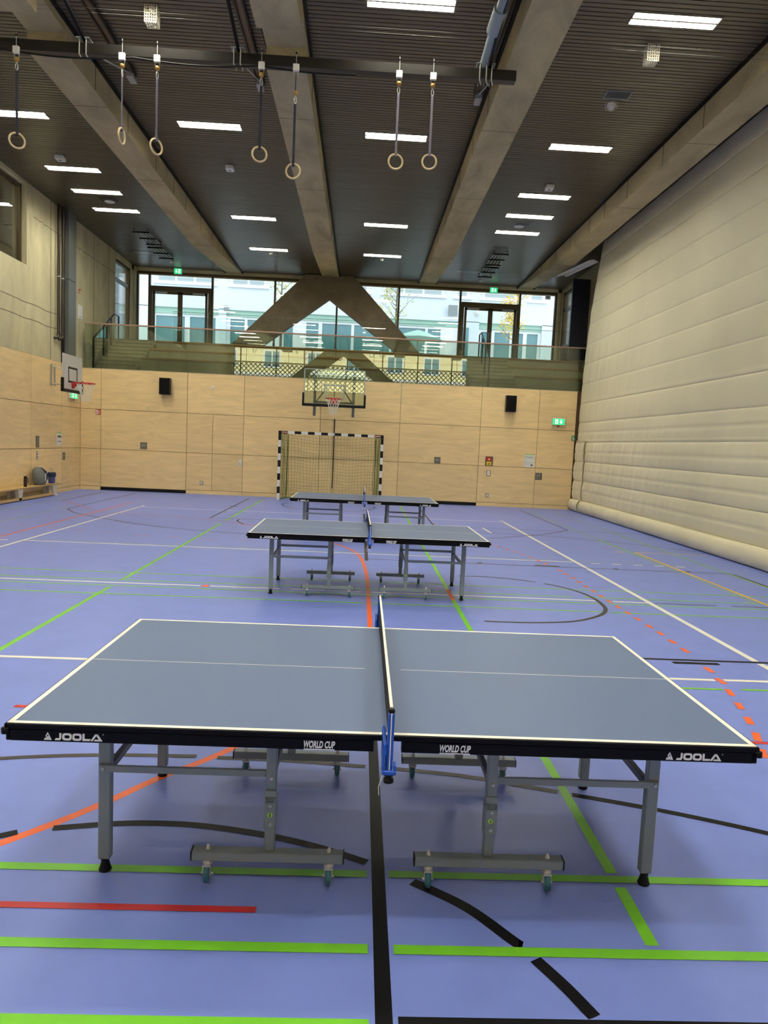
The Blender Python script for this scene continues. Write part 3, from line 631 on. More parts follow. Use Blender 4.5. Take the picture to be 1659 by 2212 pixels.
def make_table():
    t = thing('table_tennis_table', (0, 0, 0), 'x', 'table tennis table', 'blue grey table tennis tables standing in a line down the hall')
    L, D = 1.37, .7625
    for s in (-1, 1):
        m = MB(); a, b = (s*.002, s*(L-.003))
        m.box((a, -D+.003, .738), (b, D-.003, .759), 'table')
        top = m.obj('tabletop', t)
        m = MB(); z = .7596
        m.box((a, -D+.002, z-.001), (b, -D+.022, z), 'tline'); m.box((a, D-.022, z-.001), (b, D-.002, z), 'tline'); m.box((s*(L-.022), -D+.002, z-.001), (s*(L-.002), D-.002, z), 'tline')
        m.box((s*.085, -.0016, z-.001), (s*(L-.02), .0016, z), 'tline'); m.obj('boundary_line', top)
        m = MB()
        for q in (-1, 1): m.bbox((a, q*D, .738), (b, q*(D+.006), .7585), 'tblack', .002)
        m.bbox((s*L, -D-.006, .738), (s*(L+.004), D+.006, .7585), 'tblack', .002)
        m.obj('edge_trim', top)
        for q in (-1, 1):
            m = MB(); m.bbox((s*.05, q*(D-.012), .694), (s*(L-.012), q*(D+.002), .738), 'tblack', .003)
            m.box((s*.05, q*(D-.035), .694), (s*(.056), q*(D), .738), 'greyd')
            ap = m.obj('apron', t)
            m = MB(); wc, wf = text_mesh('WORLD CUP', .034, .0006, .22, .70, .0011)
            wmin = min(v[0] for v in wc); wmax = max(v[0] for v in wc); wd = wmax-wmin; hh = .704
            k = .114/wd; x0 = s*.31-.057 if False else (-.305 if s < 0 else .190); yy = q*(D+.0032)
            flip = 1 if q < 0 else -1
            if q > 0: x0 = -(x0+.114) if True else x0
            if q > 0: x0 = (.190 if s > 0 else -.305)+.114
            vs = [(x0+flip*(v[0]-wmin)*k, yy+(v[2]*flip), hh+v[1]*1.05) for v in wc]
            m.add(vs, wf, 'logo')
            xs0, xs1 = (x0, x0+flip*.112); m.box((xs0, yy-.0005, hh-.0075), (xs1, yy+.0005, hh-.0045), 'logo')
            sc_ = .0265; lw_ = LW*sc_
            lx = (-L+.135 if s < 0 else L-.135-lw_)
            if q < 0: jl(m, LP, lx, .7015, -(D+.0022), sc_)
            else:
                for P in LP: m.prism([(lx+lw_-a_*sc_, .7015+b_*sc_) for a_, b_ in P], D+.0022, D+.0037, 'logo')
            m.lathe((lx+(lw_+.002 if q < 0 else -.002), q*(D+.003), .7015+sc_*.95), [(.002, -.0006), (.002, .0006)], 'logo', 8, 'y')
            m.obj('lettering', ap)
        m = MB(); m.bbox((s*(L-.012), -D, .694), (s*(L+.0015), D, .738), 'tblack', .003); m.obj('apron', t)
        for q in (-1, 1):
            MB().lathe((s*(L+.001), q*(D+.001), .732), [(.010, -.012), (.015, -.010), (.015, .010), (.010, .012)], 'tblack', 12, 'z').obj('corner_cap', t)
        for q in (-1, 1):
            lx, ly = s*1.133, q*.425
            m = MB(); m.bbox((lx-.025, ly-.02, .055), (lx+.025, ly+.02, .735), 'greyp', .004); leg = m.obj('leg', t)
            MB().lathe((lx, ly, 0), [(.024, 0), (.026, .006), (.022, .016), (.016, .040), (.019, .056)], 'black', 16).obj('foot', leg)
            MB().lathe((lx, ly+q*.034, .452), [(.0075, -.006), (.009, -.003), (.009, .003), (.006, .006)], 'chrome', 8, 'y').obj('bolt', leg)
            # inner post and its wheeled base
            px = s*.452; py = q*.455
            m = MB(); m.bbox((px-.021, py-.02, .130), (px+.021, py+.02, .735), 'greyp', .004)
            post = m.obj('inner_post', t)
            MB().bbox((px-.026, py-.024, .224), (px+.026, py+.024, .364), 'greyp', .005).obj('sleeve', post)
            m = MB(); m.bbox((px-.024, py+q*.024, .364), (px+.024, py+q*.028, .392), 'greyp', .002)
            m.bbox((px-.023, py+q*.026, .340), (px-.016, py+q*.040, .364), 'greyp', .002).bbox((px+.016, py+q*.026, .340), (px+.023, py+q*.040, .364), 'greyp', .002).bbox((px-.023, py+q*.034, .338), (px+.023, py+q*.041, .346), 'greyp', .002)
            m.obj('latch', post)
            for zz in (.441, .326, .248):
                MB().lathe((px+.002, py+q*(.026 if zz < .4 else .022), zz), [(.008, -.004), (.0095, 0), (.0085, .004), (.005, .007)] if q > 0 else [(.005, -.007), (.0085, -.004), (.0095, 0), (.008, .004)], 'chrome', 10, 'y').obj('bolt', post)
            if q < 0:
                st = MB(); st.lathe((px, py-.0245, .287), [(.0105, -.001), (.0105, .001)], 'sticker', 16, 'y')
                vs, fs = text_mesh('2' if s < 0 else '1', .016, .0003, 0, 1, .0006, 'CENTER')
                st.add([(px+v[0], py-.0258-v[2], .2815+v[1]) for v in vs], fs, 'black'); st.obj('number_sticker', post, label='round lime sticker reading %s' % ('2' if s < 0 else '1'))
            m = MB(); m.bbox((s*.147, q*.447, .092), (s*.763, q*.497, .132), 'greyp', .004)
            m.box((s*.1465, q*.4475, .0925), (s*.143, q*.4965, .1315), 'black').box((s*.763, q*.4475, .0925), (s*.767, q*.4965, .1315), 'black')
            base = m.obj('wheel_base', t)
            for cx in (.205, .700):
                x = s*cx; yy = q*.485
                m = MB(); m.lathe((x, q*.472, 0), [(.018, .070), (.022, .074), (.020, .082), (.014, .085), (.014, .092)], 'chrome', 16)
                m.box((x-.017, yy-.008, .034), (x-.013, yy+.012, .074), 'chrome').box((x+.013, yy-.008, .034), (x+.017, yy+.012, .074), 'chrome').box((x-.017, yy-.014, .068), (x+.017, yy+.016, .074), 'chrome')
                m.lathe((x, yy, .035), [(.005, -.023), (.005, .023)], 'chrome', 8, 'x')
                m.lathe((x, q*.472, 0), [(.010, .132), (.010, .139), (.007, .140), (.007, .148), (.003, .152)], 'chrome', 8)
                cst = m.obj('caster', base)
                MB().lathe((x, yy, .035), [(.026, -.0125), (.0340, -.008), (.0348, 0), (.0340, .008), (.026, .0125)], 'tyre', 24, 'x').lathe((x, yy, .035), [(.017, -.0135), (.017, .0135)], 'greyp', 14, 'x').obj('wheel', cst)
            m = MB(); m.bbox((s*.474, q*.448, .437), (s*1.15, q*.460, .467), 'greyp', .003); m.obj('side_brace', t)
            MB().bbox((s*.95, q*.36, .70), (s*.93, q*.42, .738), 'greyd', .002).obj('hinge_plate', t)
        MB().bbox((s*1.133-.012, -.405, .405), (s*1.133+.012, .405, .440), 'greyd', .003).obj('cross_brace', t)
        MB().bbox((s*.452-.012, -.435, .415), (s*.452+.012, .435, .445), 'greyd', .003).obj('cross_brace', t)
    m = MB(); m.bbox((-.475, .43, .655), (-.428, .482, .715), 'red', .004); m.obj('safety_lock', t, label='red safety lock plate')
    # net
    m = MB(); m.box((-.0025, -.90, .768), (.0025, .90, .908), 'netblack'); net = m.obj('net', t)
    MB().box((-.005, -.905, .905), (.005, .905, .9185), 'tline').obj('net_tape', net, label='white tape along the top of the net')
    for q in (-1, 1):
        m = MB(); m.bbox((-.011, q*.905, .702), (.011, q*.930, .905), 'blue', .004)
        m.bbox((-.024, q*.79, .762), (-.012, q*.935, .80), 'blue', .004).bbox((-.024, q*.775, .700), (-.015, q*.938, .800), 'blue', .003).bbox((-.024, q*.90, .690), (.024, q*.94, .706), 'blue', .003).bbox((.015, q*.90, .695), (.024, q*.938, .725), 'blue', .003)
        m.bbox((-.016, q*.77, .681), (.016, q*.93, .690), 'blackm', .003)
        p = m.obj('net_post', t)
        MB().lathe((0, q*.918, .905), [(.012, 0), (.013, .004), (.009, .012)], 'black', 10).obj('post_cap', p)
        MB().tube([(0, q*.932, .705), (0, q*.9325, .905)], .0022, 'tline', 6).obj('cord', p, label='white cord running down the post')
        MB().lathe((0, q*.915, .655), [(.007, .030), (.007, .016), (.017, .014), (.018, .002), (.014, 0)], 'black', 14).obj('clamp_knob', p)
        MB().tube([(-.02, q*.93, .70), (-.026, q*.932, .675), (-.034, q*.93, .645), (-.032, q*.93, .615)], .0016, 'tline', 5).obj('loose_cord', p)
    return t
T0 = make_table()
for i, (x, y, a, lab) in enumerate([(.1466, 3.2724, -.0048, 'large slate blue table tennis table nearest to the camera'), (.1342, 8.7776, .010, 'slate blue table tennis table in the middle of the row'), (.1105, 13.95, 0, 'slate blue table tennis table furthest away, just before the striped goal')]):
    o = T0 if i == 0 else copy_tree(T0)
    o.location = (x, y, 0); o.rotation_euler = (0, 0, a); o['label'] = lab

# ------------------------------------------------------------------ divider curtain
def curtain():
    t = thing('divider_curtain', (XR, 9, 0), 'tall beige padded divider curtain closing the right side of the hall', 'curtain')
    seams = [.36, .95, 1.54, 2.14, 2.74, 3.34, 3.94, 4.54, 5.14, 5.74, 6.34, 6.94, 7.54, 7.98]
    zs = []; xo = []
    def prof(z):
        if z < .36:
            a = z/.36; return -.13*math.sqrt(max(0, 1-(2*a-1)**2))*.9-.03
        for a, b in zip(seams[:-1], seams[1:]):
            if a <= z <= b:
                k = (z-a)/(b-a); amp = .040 if z < 2.2 else (.028 if z < 3.4 else .014)
                h = amp*max(0, sin(pi*k))**.38
                if z < 2.8: h -= .016*math.exp(-((k-.5)/.045)**2)
                return -h
        return 0
    z = .0
    zlist = [0]
    for a, b in zip([0]+seams[:-1], seams):
        n = 26 if b < 3 else 12
        for k in range(1, n+1): zlist.append(a+(b-a)*(.5-.5*cos(pi*k/n))*1.0)
        zlist.append(b-.006) if False else None
    random.seed(3)
    def sheet(name, ya, yb, z1, step, slant=True, off=0.0):
        ny = int((yb-ya)/step)+1; Z = [q for q in zlist if q <= z1]; vs = []; fs = []
        for j in range(ny+1):
            for i, z in enumerate(Z):
                ye = yb if z < 2.16 or not slant else 22.42-max(0, z-3)**2*.045
                yy = ya+(ye-ya)*j/ny
                env = max(0, min(1, (yy-15)/5.5))
                seam = 0
                wr = 0
                for a, b in zip([0]+seams[:-1], seams):
                    if a <= z <= b:
                        k = (z-a)/(b-a); q = int(a*10)
                        e2 = env*(.010 if z < 2.2 else .0025) + (.002 if z < 2.4 else 0)
                        e2 += .007*max(0, min(1, (yy-19.8)/1.2)) if 3.9 < z < 6.4 else 0
                        wr = e2*sin(pi*k)*(sin(yy*11+q*1.3)+.6*sin(yy*19+q*2.1+2*z)+.5*sin(yy*6.1+q))
                        break
                lean = .02*z/8
                vs.append((prof(z)-off-wr+.20+lean-.05*(z < 0), yy-9, z+.004))
        nz = len(Z)
        for j in range(ny):
            for i in range(nz-1): fs.append((j*nz+i, j*nz+i+1, (j+1)*nz+i+1, (j+1)*nz+i))
        # back side gives it thickness
        n = len(vs); vs2 = vs+[(.26+.01, v[1], v[2]) for v in vs]
        fs2 = fs+[(a+n, d+n, c_+n, b+n) for a, b, c_, d in fs]
        def edge(idx):
            for p, q in zip(idx[:-1], idx[1:]): fs2.append((p, q, q+n, p+n))
        edge([j*nz for j in range(ny+1)]); edge([j*nz+nz-1 for j in range(ny+1)]); edge(list(range(nz))); edge([ny*nz+i for i in range(nz)])
        m = MB(); m.add(vs2, fs2, 'curtain', True)
        return m.obj(name, t)
    main = sheet('padded_sheet', YN+.1, 21.55, 7.98, .055)
    fl_ = sheet('end_flap', 21.62, 22.5, 2.2, .05, False, .02)
    m = MB()
    for a in seams:
        if a > 7.9: continue
        m.tube([(.20+.02*a/8+.004, YN-9+.1, a+.004), (.20+.02*a/8+.004, (21.5 if a < 2.2 else 22.4)-9-(max(0, a-3)**2*.045), a+.004)], .006, 'seamc', 6)
    m.obj('seam_piping', t)
M['seamc'] = mat('curtain_piping', (.36, .34, .25), .5)
curtain()
t = thing('emergency_sign', (6.66, 22.42, 2.20), 'tiny green exit sign hanging on the curtain end', 'sign')
MB().bbox((-.05, 0, 0), (.06, .01, .15), 'green', .003).obj('sign_board', t); MB().box((-.02, -.002, .05), (.01, 0, .12), 'paper').box((-.01, -.002, .02), (.035, 0, .05), 'paper').obj('pictogram', t)

# raised blind bundle beyond the curtain
t = thing('rolled_blind', (6.5, 21.9, 7.40), 'bundle of pale grey slats under the right beam, beyond the curtain', 'blind')
for k in range(8):
    a = Vector((-.0+k*.040, -.35+k*.01, .12-abs(k-4)*.012)); b = Vector((-.42+k*.045, 1.55+.12*sin(k*2.2), .10-abs(k-4)*.01))
    MB().tube([a, b], .022, 'white_plastic', 8).obj('slat', t)
MB().box((6.86, 24.3, ZG), (7.44, 24.42, 7.60), 'navy').obj('blue_panel', label='tall dark navy panel right of the gallery window', cat='panel')
t = thing('waste_bin', (7.12, 25.5, ZG), 'dark waste bin with white bag rim beside the navy panel', 'bin')
MB().lathe((0, 0, 0), [(.13, 0), (.15, .5), (.15, .62)], 'black', 16).obj('bin_body', t); MB().lathe((0, 0, .56), [(.155, 0), (.165, .05), (.15, .09), (.14, .06)], 'clearp', 16).obj('bag_rim', t)
t = thing('emergency_box', (6.9, YF-.1, 7.6), 'small white box on the dark wall at upper right of the gallery', 'box')
MB().bbox((-.1, -.05, 0), (.1, .0, .16), 'white_plastic').obj('housing', t); MB().bbox((-.05, -.06, .04), (.05, -.05, .12), 'greyp').obj('cover', t)

# ------------------------------------------------------------------ gymnastic rings and their rail
YB = 11.1
t = thing('ring_rail', (-2, YB, 7.30), 'long black steel rail hung across the hall to carry the gymnastic rings', 'ring rail')
m = MB(); m.bbox((-5.2, -.07, -.075), (4.06, .07, .075), 'blackm', .006); m.obj('rail_bar', t)
pts = [(-5.2+9.2*i/60, -.09, -.10-.055*abs(sin(pi*i/12.0))) for i in range(46)]
MB().tube(pts, .014, 'black', 6).obj('cable', t)
for xt in (-4.21, -2.0, 1.79):
    x = xt+2
    MB().box((x-.075, -3.2, .62), (x-.045, 2.05, .69), 'blackm').box((x+.045, -3.2, .62), (x+.075, 2.05, .69), 'blackm').box((x-.05, -3.2, .665), (x+.05, 2.05, .69), 'track_gap_shade').obj('ceiling_track', t)
    xr = x-.02 if xt < 1 else x-.12
    MB().tube([(xr, -2.6, .66), (xr, -.02, .12)], .028, 'black' if xt < 1 else 'blackm', 8).obj('support_arm', t)
    MB().tube([(x-.03, .02, .02), (x, 1.95, .64)], .013, 'steel', 6).obj('strut', t)
    MB().bbox((x-.06, 1.88, .55), (x+.06, 2.15, .69), 'steel', .01).obj('end_bracket', t)
    for dx in ((-.09, .07) if xt < 1 else (-.26, -.10, .03)):
        MB().tube([(xr+dx*.6+.0, -.09, .13), (xr+dx*.6, -.10, -.10), (xr+dx*.6+.03, -.05, -.15)], .009, 'steel', 6).tube([(xr+dx*.6, .09, .13), (xr+dx*.6, .10, -.10)], .009, 'steel', 6).bbox((xr+dx*.6-.05, -.11, .12), (xr+dx*.6+.05, .11, .135), 'steel', .003).obj('clamp', t)
x = 1.79+2
m = MB(); m.tube([(x-.10, -2.0, .55), (x-.16, -1.0, .38)], .075, 'greyp', 14).tube([(x-.16, -1.0, .38), (x-.19, -.6, .30)], .10, 'greyp', 14).tube([(x-.19, -.6, .30), (x-.23, .1, .10)], .06, 'greyp', 14)
m.bbox((x-.22, -2.12, .46), (x+.10, -1.96, .62), 'greyp', .01); m.obj('tube_motor', t, label='silver tubular motor')
for xb in (-5.17, -3.67, -3.17, -1.67, -1.17, .333, .833):
    x = xb+2
    MB().bbox((x-.045, -.13, -.155), (x+.045, -.085, -.055), 'white_plastic', .006).tube([(x, -.10, -.05), (x, -.10, .14)], .006, 'steel', 6).lathe((x, -.10, .09), [(.014, 0), (.014, .02)], 'black', 8)\
      .box((x-.035, -.10, -.20), (x-.028, -.08, -.15), 'steel').box((x+.028, -.10, -.20), (x+.035, -.08, -.15), 'steel').tube([(x-.03, -.09, -.20), (x+.03, -.09, -.20)], .006, 'steel', 6).obj('pulley_bracket', t)
# rings
ring_specs = [(-5.17, 5.955, 35, 'strap', 'leftmost of all the wooden gymnastic rings, near the left photo edge', .0), (-3.67, 6.105, 85, 'strap2', 'wooden gymnastic ring seen edge on, left one of the second pair', 0),
              (-3.17, 5.985, 55, 'strap2', 'wooden gymnastic ring turned half sideways, right one of the second pair', 0), (-1.67, 5.965, 12, 'strap', 'wooden gymnastic ring on a black strap, left and higher one of the middle pair', 0),
              (-1.17, 5.755, -8, 'strap', 'lowest hanging wooden gymnastic ring, right one of the middle pair', .225), (.333, 5.975, 5, 'strap2', 'wooden gymnastic ring on a grey strap, left one of the right hand pair', 0), (.833, 6.0, -5, 'strap2', 'wooden gymnastic ring furthest right, next to the end of the rail', 0)]
for xb, zr, ang, sm, lab, drop in ring_specs:
    t = thing('gymnastic_ring', (xb, YB-.09, zr), lab, 'gymnastic ring', 'gymnastic rings hanging from the ceiling rail', rz=radians(ang))
    r = .104
    MB().tube([(r*cos(2*pi*k/36), 0, r*sin(2*pi*k/36)) for k in range(36)], .0145, 'ringwood', 10, closed=True).obj('ring', t)
    top = 6.93-zr-drop
    m = MB(); m.bbox((-.018, -.004, r-.016), (.018, .006, top), sm, .002); m.box((-.018, -.018, r-.035), (.018, -.012, r+.05), sm).box((-.018, .012, r-.035), (.018, .018, r+.05), sm).box((-.014, -.02, r-.035), (.014, .02, r-.028), sm); m.obj('strap', t)
    m = MB(); m.tube([(0, 0, top-.01), (.018, 0, top+.03), (.012, 0, top+.08), (-.002, 0, top+.11), (-.014, 0, top+.08), (-.018, 0, top+.03), (0, 0, top-.01)], .006, 'chrome', 6); m.obj('hook', t)
    m = MB(); m.lathe((0, 0, top+.11), [(.008, 0), (.030, .012), (.036, .035), (.030, .058), (.010, .068)], 'ochre', 14); m.obj('rubber_ball', t)
    MB().tube([(0, 0, top+.17), (0, 0, top+.20+drop)], .006, 'black', 6).obj('cord', t)

# ------------------------------------------------------------------ ceiling fittings
def cage_box(x, y, lab):
    t = thing('wire_guard', (x, y, ZC), lab, 'guard cage', 'white wire guards on the ceiling'); m = MB(); a, d = .085, .24
    n = 5
    for k in range(n+1):
        u = -a+2*a*k/n
        for s in (-a, a): m.box((u-.006, s-.003, -d), (u+.006, s+.003, 0), 'cream').box((s-.003, u-.006, -d), (s+.003, u+.006, 0), 'cream')
        m.box((u-.006, -a, -d-.003), (u+.006, a, -d+.003), 'cream').box((-a, u-.006, -d-.003), (a, u+.006, -d+.003), 'cream')
    for k in range(7):
        z = -d*k/6
        for s in (-a, a): m.box((-a, s-.003, z-.006), (a, s+.003, z+.006), 'cream').box((s-.003, -a, z-.006), (s+.003, a, z+.006), 'cream')
    m.obj('cage', t); MB().lathe((0, 0, -.1), [(.04, 0), (.05, .05), (.05, .1)], 'white_plastic', 12).obj('detector', t)
cage_box(-3.31, 11.2, 'small white square wire cage on the ceiling, above the ring rail at left'); cage_box(4.16, 11.35, 'small white square wire cage beside the big light at upper right')
def det(x, y, lab, kind):
    t = thing('smoke_detector' if kind != 's' else 'ceiling_speaker', (x, y, ZC), lab, 'detector' if kind != 's' else 'speaker')
    if kind == 'b': MB().bbox((-.09, -.11, -.09), (.09, .11, 0), 'white_plastic', .01).obj('housing', t); MB().bbox((-.06, -.08, -.02), (.07, .06, .0), 'red').lathe((0, 0, -.10), [(.03, 0), (.04, .01)], 'greyp', 12).obj('sensor', t)
    if kind == 'd': MB().lathe((0, 0, -.07), [(.03, 0), (.06, .02), (.07, .07)], 'white_plastic', 16).obj('housing', t); MB().lathe((0, 0, -.085), [(.018, 0), (.02, .015)], 'greyp', 10).obj('sensor', t)
    if kind == 's': MB().lathe((0, 0, -.015), [(.13, 0), (.14, .015)], 'white_plastic', 24).obj('grille', t); MB().lathe((0, 0, -.017), [(.10, 0), (.10, .003)], 'paper', 24).obj('cone_cover', t)
    if kind == 'c':
        MB().lathe((0, 0, -.08), [(.04, 0), (.07, .03), (.08, .08)], 'white_plastic', 16).obj('housing', t); m = MB()
        for k in range(8): a = 2*pi*k/8; m.tube([(.11*cos(a), .11*sin(a), 0), (.10*cos(a), .10*sin(a), -.07), (.0, 0, -.12)], .004, 'cream', 5)
        for rr, zz in ((.11, -.002), (.105, -.06)): m.tube([(rr*cos(2*pi*k/16), rr*sin(2*pi*k/16), zz) for k in range(16)], .004, 'cream', 5, closed=True)
        m.obj('wire_guard', t)
det(4.19, 13.2, 'round caged detector under the vent at upper right', 'c'); det(4.15, 17.25, 'white square detector box in the right bay before three close lights', 'b'); det(-7.11, 17.2, 'white square detector box in the leftmost bay', 'b')
det(-3.27, 17.2, 'white and red detector box between the middle rings in second bay', 'b'); det(4.13, 20.4, 'round white ceiling speaker in the right bay', 's'); det(-7.05, 20.25, 'round white ceiling speaker in the leftmost bay', 's')
det(4.14, 26.95, 'small round detector near the right hand green exit sign', 'd'); det(-7.05, 26.65, 'small round detector near the left hand green exit sign', 'd'); det(-3.27, 24.4+.25, 'small round detector beside the furthest light of the second bay', 'd'); det(.45, 24.44+.22, 'small round detector beside the furthest light of the third bay', 'd')
def vent(x, y, lab, m1='greyp', a=.22, b=.14):
    t = thing('ceiling_vent', (x, y, ZC), lab, 'vent'); m = MB()
    m.box((-a, -b, -.012), (a, -b+.015, 0), m1).box((-a, b-.015, -.012), (a, b, 0), m1).box((-a, -b, -.012), (-a+.015, b, 0), m1).box((a-.015, -b, -.012), (a, b, 0), m1); m.obj('frame', t)
    m = MB()
    for k in range(12): yy = -b+.02+k*(2*b-.04)/12; m.box((-a+.015, yy, -.008), (a-.015, yy+.010, -.002), 'greyd')
    m.obj('grille', t)
vent(4.18, 12.85, 'rectangular grey vent grille in the right bay behind the wire cage'); vent(4.17, 20.15, 'flat vent grille in the right bay beside the round speaker'); vent(-7.02, 19.96+.1, 'flat brown vent grille in the leftmost bay beside the round speaker', 'frame')
for hx, hy, hl in ((3.5, 25.8, 'thin outlined ceiling hatch before the right exit sign'), (-7.7, 25.6, 'thin outlined ceiling hatch before the left exit sign')):
    t = thing('ceiling_hatch', (hx, hy, ZC), hl, 'hatch'); m = MB(); a, b = .36, .2
    m.box((-a, -b, -.008), (a, -b+.008, 0), 'greyp').box((-a, b-.008, -.008), (a, b, 0), 'greyp').box((-a, -b, -.008), (-a+.008, b, 0), 'greyp').box((a-.008, -b, -.008), (a, b, 0), 'greyp'); m.obj('frame', t); MB().box((-a+.01, -b+.01, -.004), (a-.01, b-.01, 0), 'slat').obj('panel', t)
def rack(x, y, lab):
    t = thing('ceiling_heater', (x, y, ZC), lab, 'ceiling grid', 'dark ladder shaped grids on the ceiling'); m = MB()
    for k in range(5): m.box((-.20+k*.1-.012, -.70, -.10), (-.20+k*.1+.012, .70, -.07), 'steel')
    for yy in (-.70, -.02, .66): m.box((-.25, yy, -.13), (.25, yy+.04, -.09), 'black')
    m.box((-.22, -.7, -.06), (-.2, -.66, 0), 'blackm').box((.2, .66, -.06), (.22, .7, 0), 'blackm').box((.2, -.7, -.06), (.22, -.66, 0), 'blackm').box((-.22, .66, -.06), (-.2, .7, 0), 'blackm'); m.obj('bars', t)
    MB().bbox((-.10, .73, -.10), (.14, .85, -.04), 'white_plastic').obj('junction_box', t)
rack(-6.95, 23.35, 'dark ladder shaped ceiling grid at left, the one further from the windows'); rack(-7.02, 25.1, 'dark ladder shaped ceiling grid at left, the one closer to the windows')
rack(4.12, 23.6, 'dark ladder shaped ceiling grid at right, the one further from the windows'); rack(4.14, 25.3, 'dark ladder shaped ceiling grid at right, the one closer to the windows')
m = MB()
for z_ in (0, .03): m.tube([(-8.6, 10.78+z_*3, 7.72), (6.5, 10.80+z_*5, 7.70)], .0018, 'fabric', 5)
m.obj('tension_cable', label='thin steel cables stretched across the hall through the beams', cat='cable')

# exit signs
def exit_sign(name, loc, wd, ht, lab, facing='y', cage=False, flip=False, cat='exit sign'):
    t = thing(name, loc, lab, cat, rz=0 if facing == 'y' else radians(90))
    MB().bbox((-wd/2-.01, -.03, -.01), (wd/2+.01, .03, ht+.015), 'white_plastic', .005).obj('housing', t)
    MB().box((-wd/2, -.034, 0), (wd/2, -.031, ht), 'greenglow').obj('face', t)
    m = MB(); y = -.036; s = -1 if flip else 1
    def P(pts): m.prism([(s*a*wd, b*ht) for a, b in pts], y, y+.001, 'whiteglow')
    P([(.16, .86), (.24, .86), (.24, .42), (.16, .42)]); P([(.06, .48), (.34, .48), (.20, .14)])
    P([(-.30, .14), (-.06, .14), (-.06, .88), (-.30, .88)])
    m.prism([(s*a*wd, b*ht) for a, b in [(-.24, .55), (-.15, .72), (-.10, .62), (-.17, .45), (-.10, .18), (-.15, .18), (-.21, .40), (-.28, .25)]], y-.001, y, 'greenglow')
    m.obj('pictogram', t)
    if cage:
        m = MB(); a, b0, b1, d = wd/2+.04, -.11, ht+.06, -.10
        for z in (b0, (b0+b1)/2, b1): m.tube([(-a, 0, z), (-a, d, z), (a, d, z), (a, 0, z)], .004, 'steel', 5)
        for k in range(7): x = -a+2*a*k/6; m.tube([(x, 0, b0), (x, d, b0), (x, d, b1), (x, 0, b1)], .003, 'steel', 5)
        m.obj('wire_cage', t); MB().bbox((-.03, -.03, -.07), (.03, 0, -.015), 'red').obj('beacon', t)
    return t
exit_sign('exit_sign', (6.19, YW-.03, 2.67), .38, .19, 'caged green exit sign on the plywood wall near the curtain', cage=True, flip=False)
exit_sign('exit_sign', (XL+.04, 21.93, 2.76), .52, .18, 'caged glowing exit sign on the left wall below the small backboard', 'x', True)
exit_sign('exit_sign', (-7.07, 27.6, 7.78), .28, .19, 'green exit sign above the left gallery door', flip=True)
exit_sign('exit_sign', (4.77, 27.6, 7.70), .28, .19, 'green exit sign above the right gallery door')

# ------------------------------------------------------------------ back wall fittings
def speaker(x, z, lab):
    t = thing('wall_speaker', (x, YW, z), lab, 'loudspeaker', 'black loudspeakers on the plywood wall')
    MB().prism([(-.15, -.01), (.15, -.01), (.16, -.24), (-.16, -.24)], 0, .50, 'black', axis='z').obj('cabinet', t)
    MB().bbox((-.145, -.252, .02), (.145, -.238, .48), 'tblack', .004).obj('grille', t); MB().bbox((-.05, -.03, .1), (.05, 0, .4), 'blackm').obj('bracket', t)
speaker(-6.08, 3.03, 'black loudspeaker on the left part of the plywood wall'); speaker(4.62, 3.00, 'black loudspeaker on the right part of the plywood wall')
def plate(name, x, z, wd, ht, lab, cat, style):
    t = thing(name, (x, YW, z), lab, cat); D = -.012
    fm = {'vent': 'platec', 'sock': 'greyd', 'therm': 'white_plastic', 'handle': 'white_plastic', 'key': 'platec', 'fire': 'red'}[style]
    MB().bbox((-wd/2, D, 0), (wd/2, 0, ht), fm, .003).obj('plate', t); m = MB()
    if style == 'vent': m.box((-wd*.3, D-.004, ht*.55), (wd*.3, D, ht*.66), 'steel').box((-wd*.3, D-.004, ht*.38), (wd*.25, D, ht*.45), 'steel').box((-.01, D-.004, ht*.2), (.01, D, ht*.26), 'black'); n = 'slot'
    if style == 'sock': m.bbox((-wd*.36, D-.006, ht*.14 if ht < .14 else ht*.08), (wd*.36, D, ht*.86 if ht < .14 else ht*.92), 'white_plastic', .003).lathe((0, D-.006, ht/2), [(.014, -.002), (.014, .002)], 'greyd', 10, 'y'); n = 'socket_face'
    if style == 'therm': m.bbox((-wd*.35, D-.03, ht*.12), (wd*.35, D, ht*.88), 'white_plastic', .006); n = 'cover'
    if style == 'handle': m.bbox((-.012, D-.008, ht*.2), (.012, D, ht*.45), 'greyd').lathe((0, D-.004, ht*.7), [(.01, -.004), (.01, .004)], 'blackm', 10, 'y'); n = 'keyhole'
    if style == 'key': m.box((-wd*.3, D-.004, ht*.6), (wd*.3, D, ht*.68), 'steel').lathe((-wd*.2, D-.004, ht*.35), [(.014, -.004), (.014, .004)], 'steel', 10, 'y').box((wd*.3, D-.004, ht*.1), (wd*.36, D, ht*.9), 'blackm'); n = 'lock'
    if style == 'fire': m.box((-wd*.4, D-.002, ht*.1), (-wd*.05, D, ht*.4), 'paper').box((-wd*.4, D-.002, ht*.5), (-wd*.05, D, ht*.9), 'paper').box((wd*.1, D-.002, ht*.15), (wd*.25, D, ht*.8), 'paper'); n = 'pictogram'
    m.obj(n, t)
plate('fire_sign', -8.155, 2.325, .145, .165, 'small red fire equipment sign at the left end of the plywood wall', 'sign', 'fire')
plate('cover_plate', -6.75, 1.325, .21, .215, 'square grey metal plate left of the goal', 'plate', 'vent'); plate('cover_plate', 2.425, 1.29, .20, .20, 'square grey metal plate right of the goal', 'plate', 'vent')
plate('thermostat', -4.65, 3.27, .09, .095, 'small white sensor box high on the plywood wall', 'sensor', 'therm'); plate('wall_socket', -4.94, .30, .105, .11, 'single wall socket low left of the goal', 'socket', 'sock')
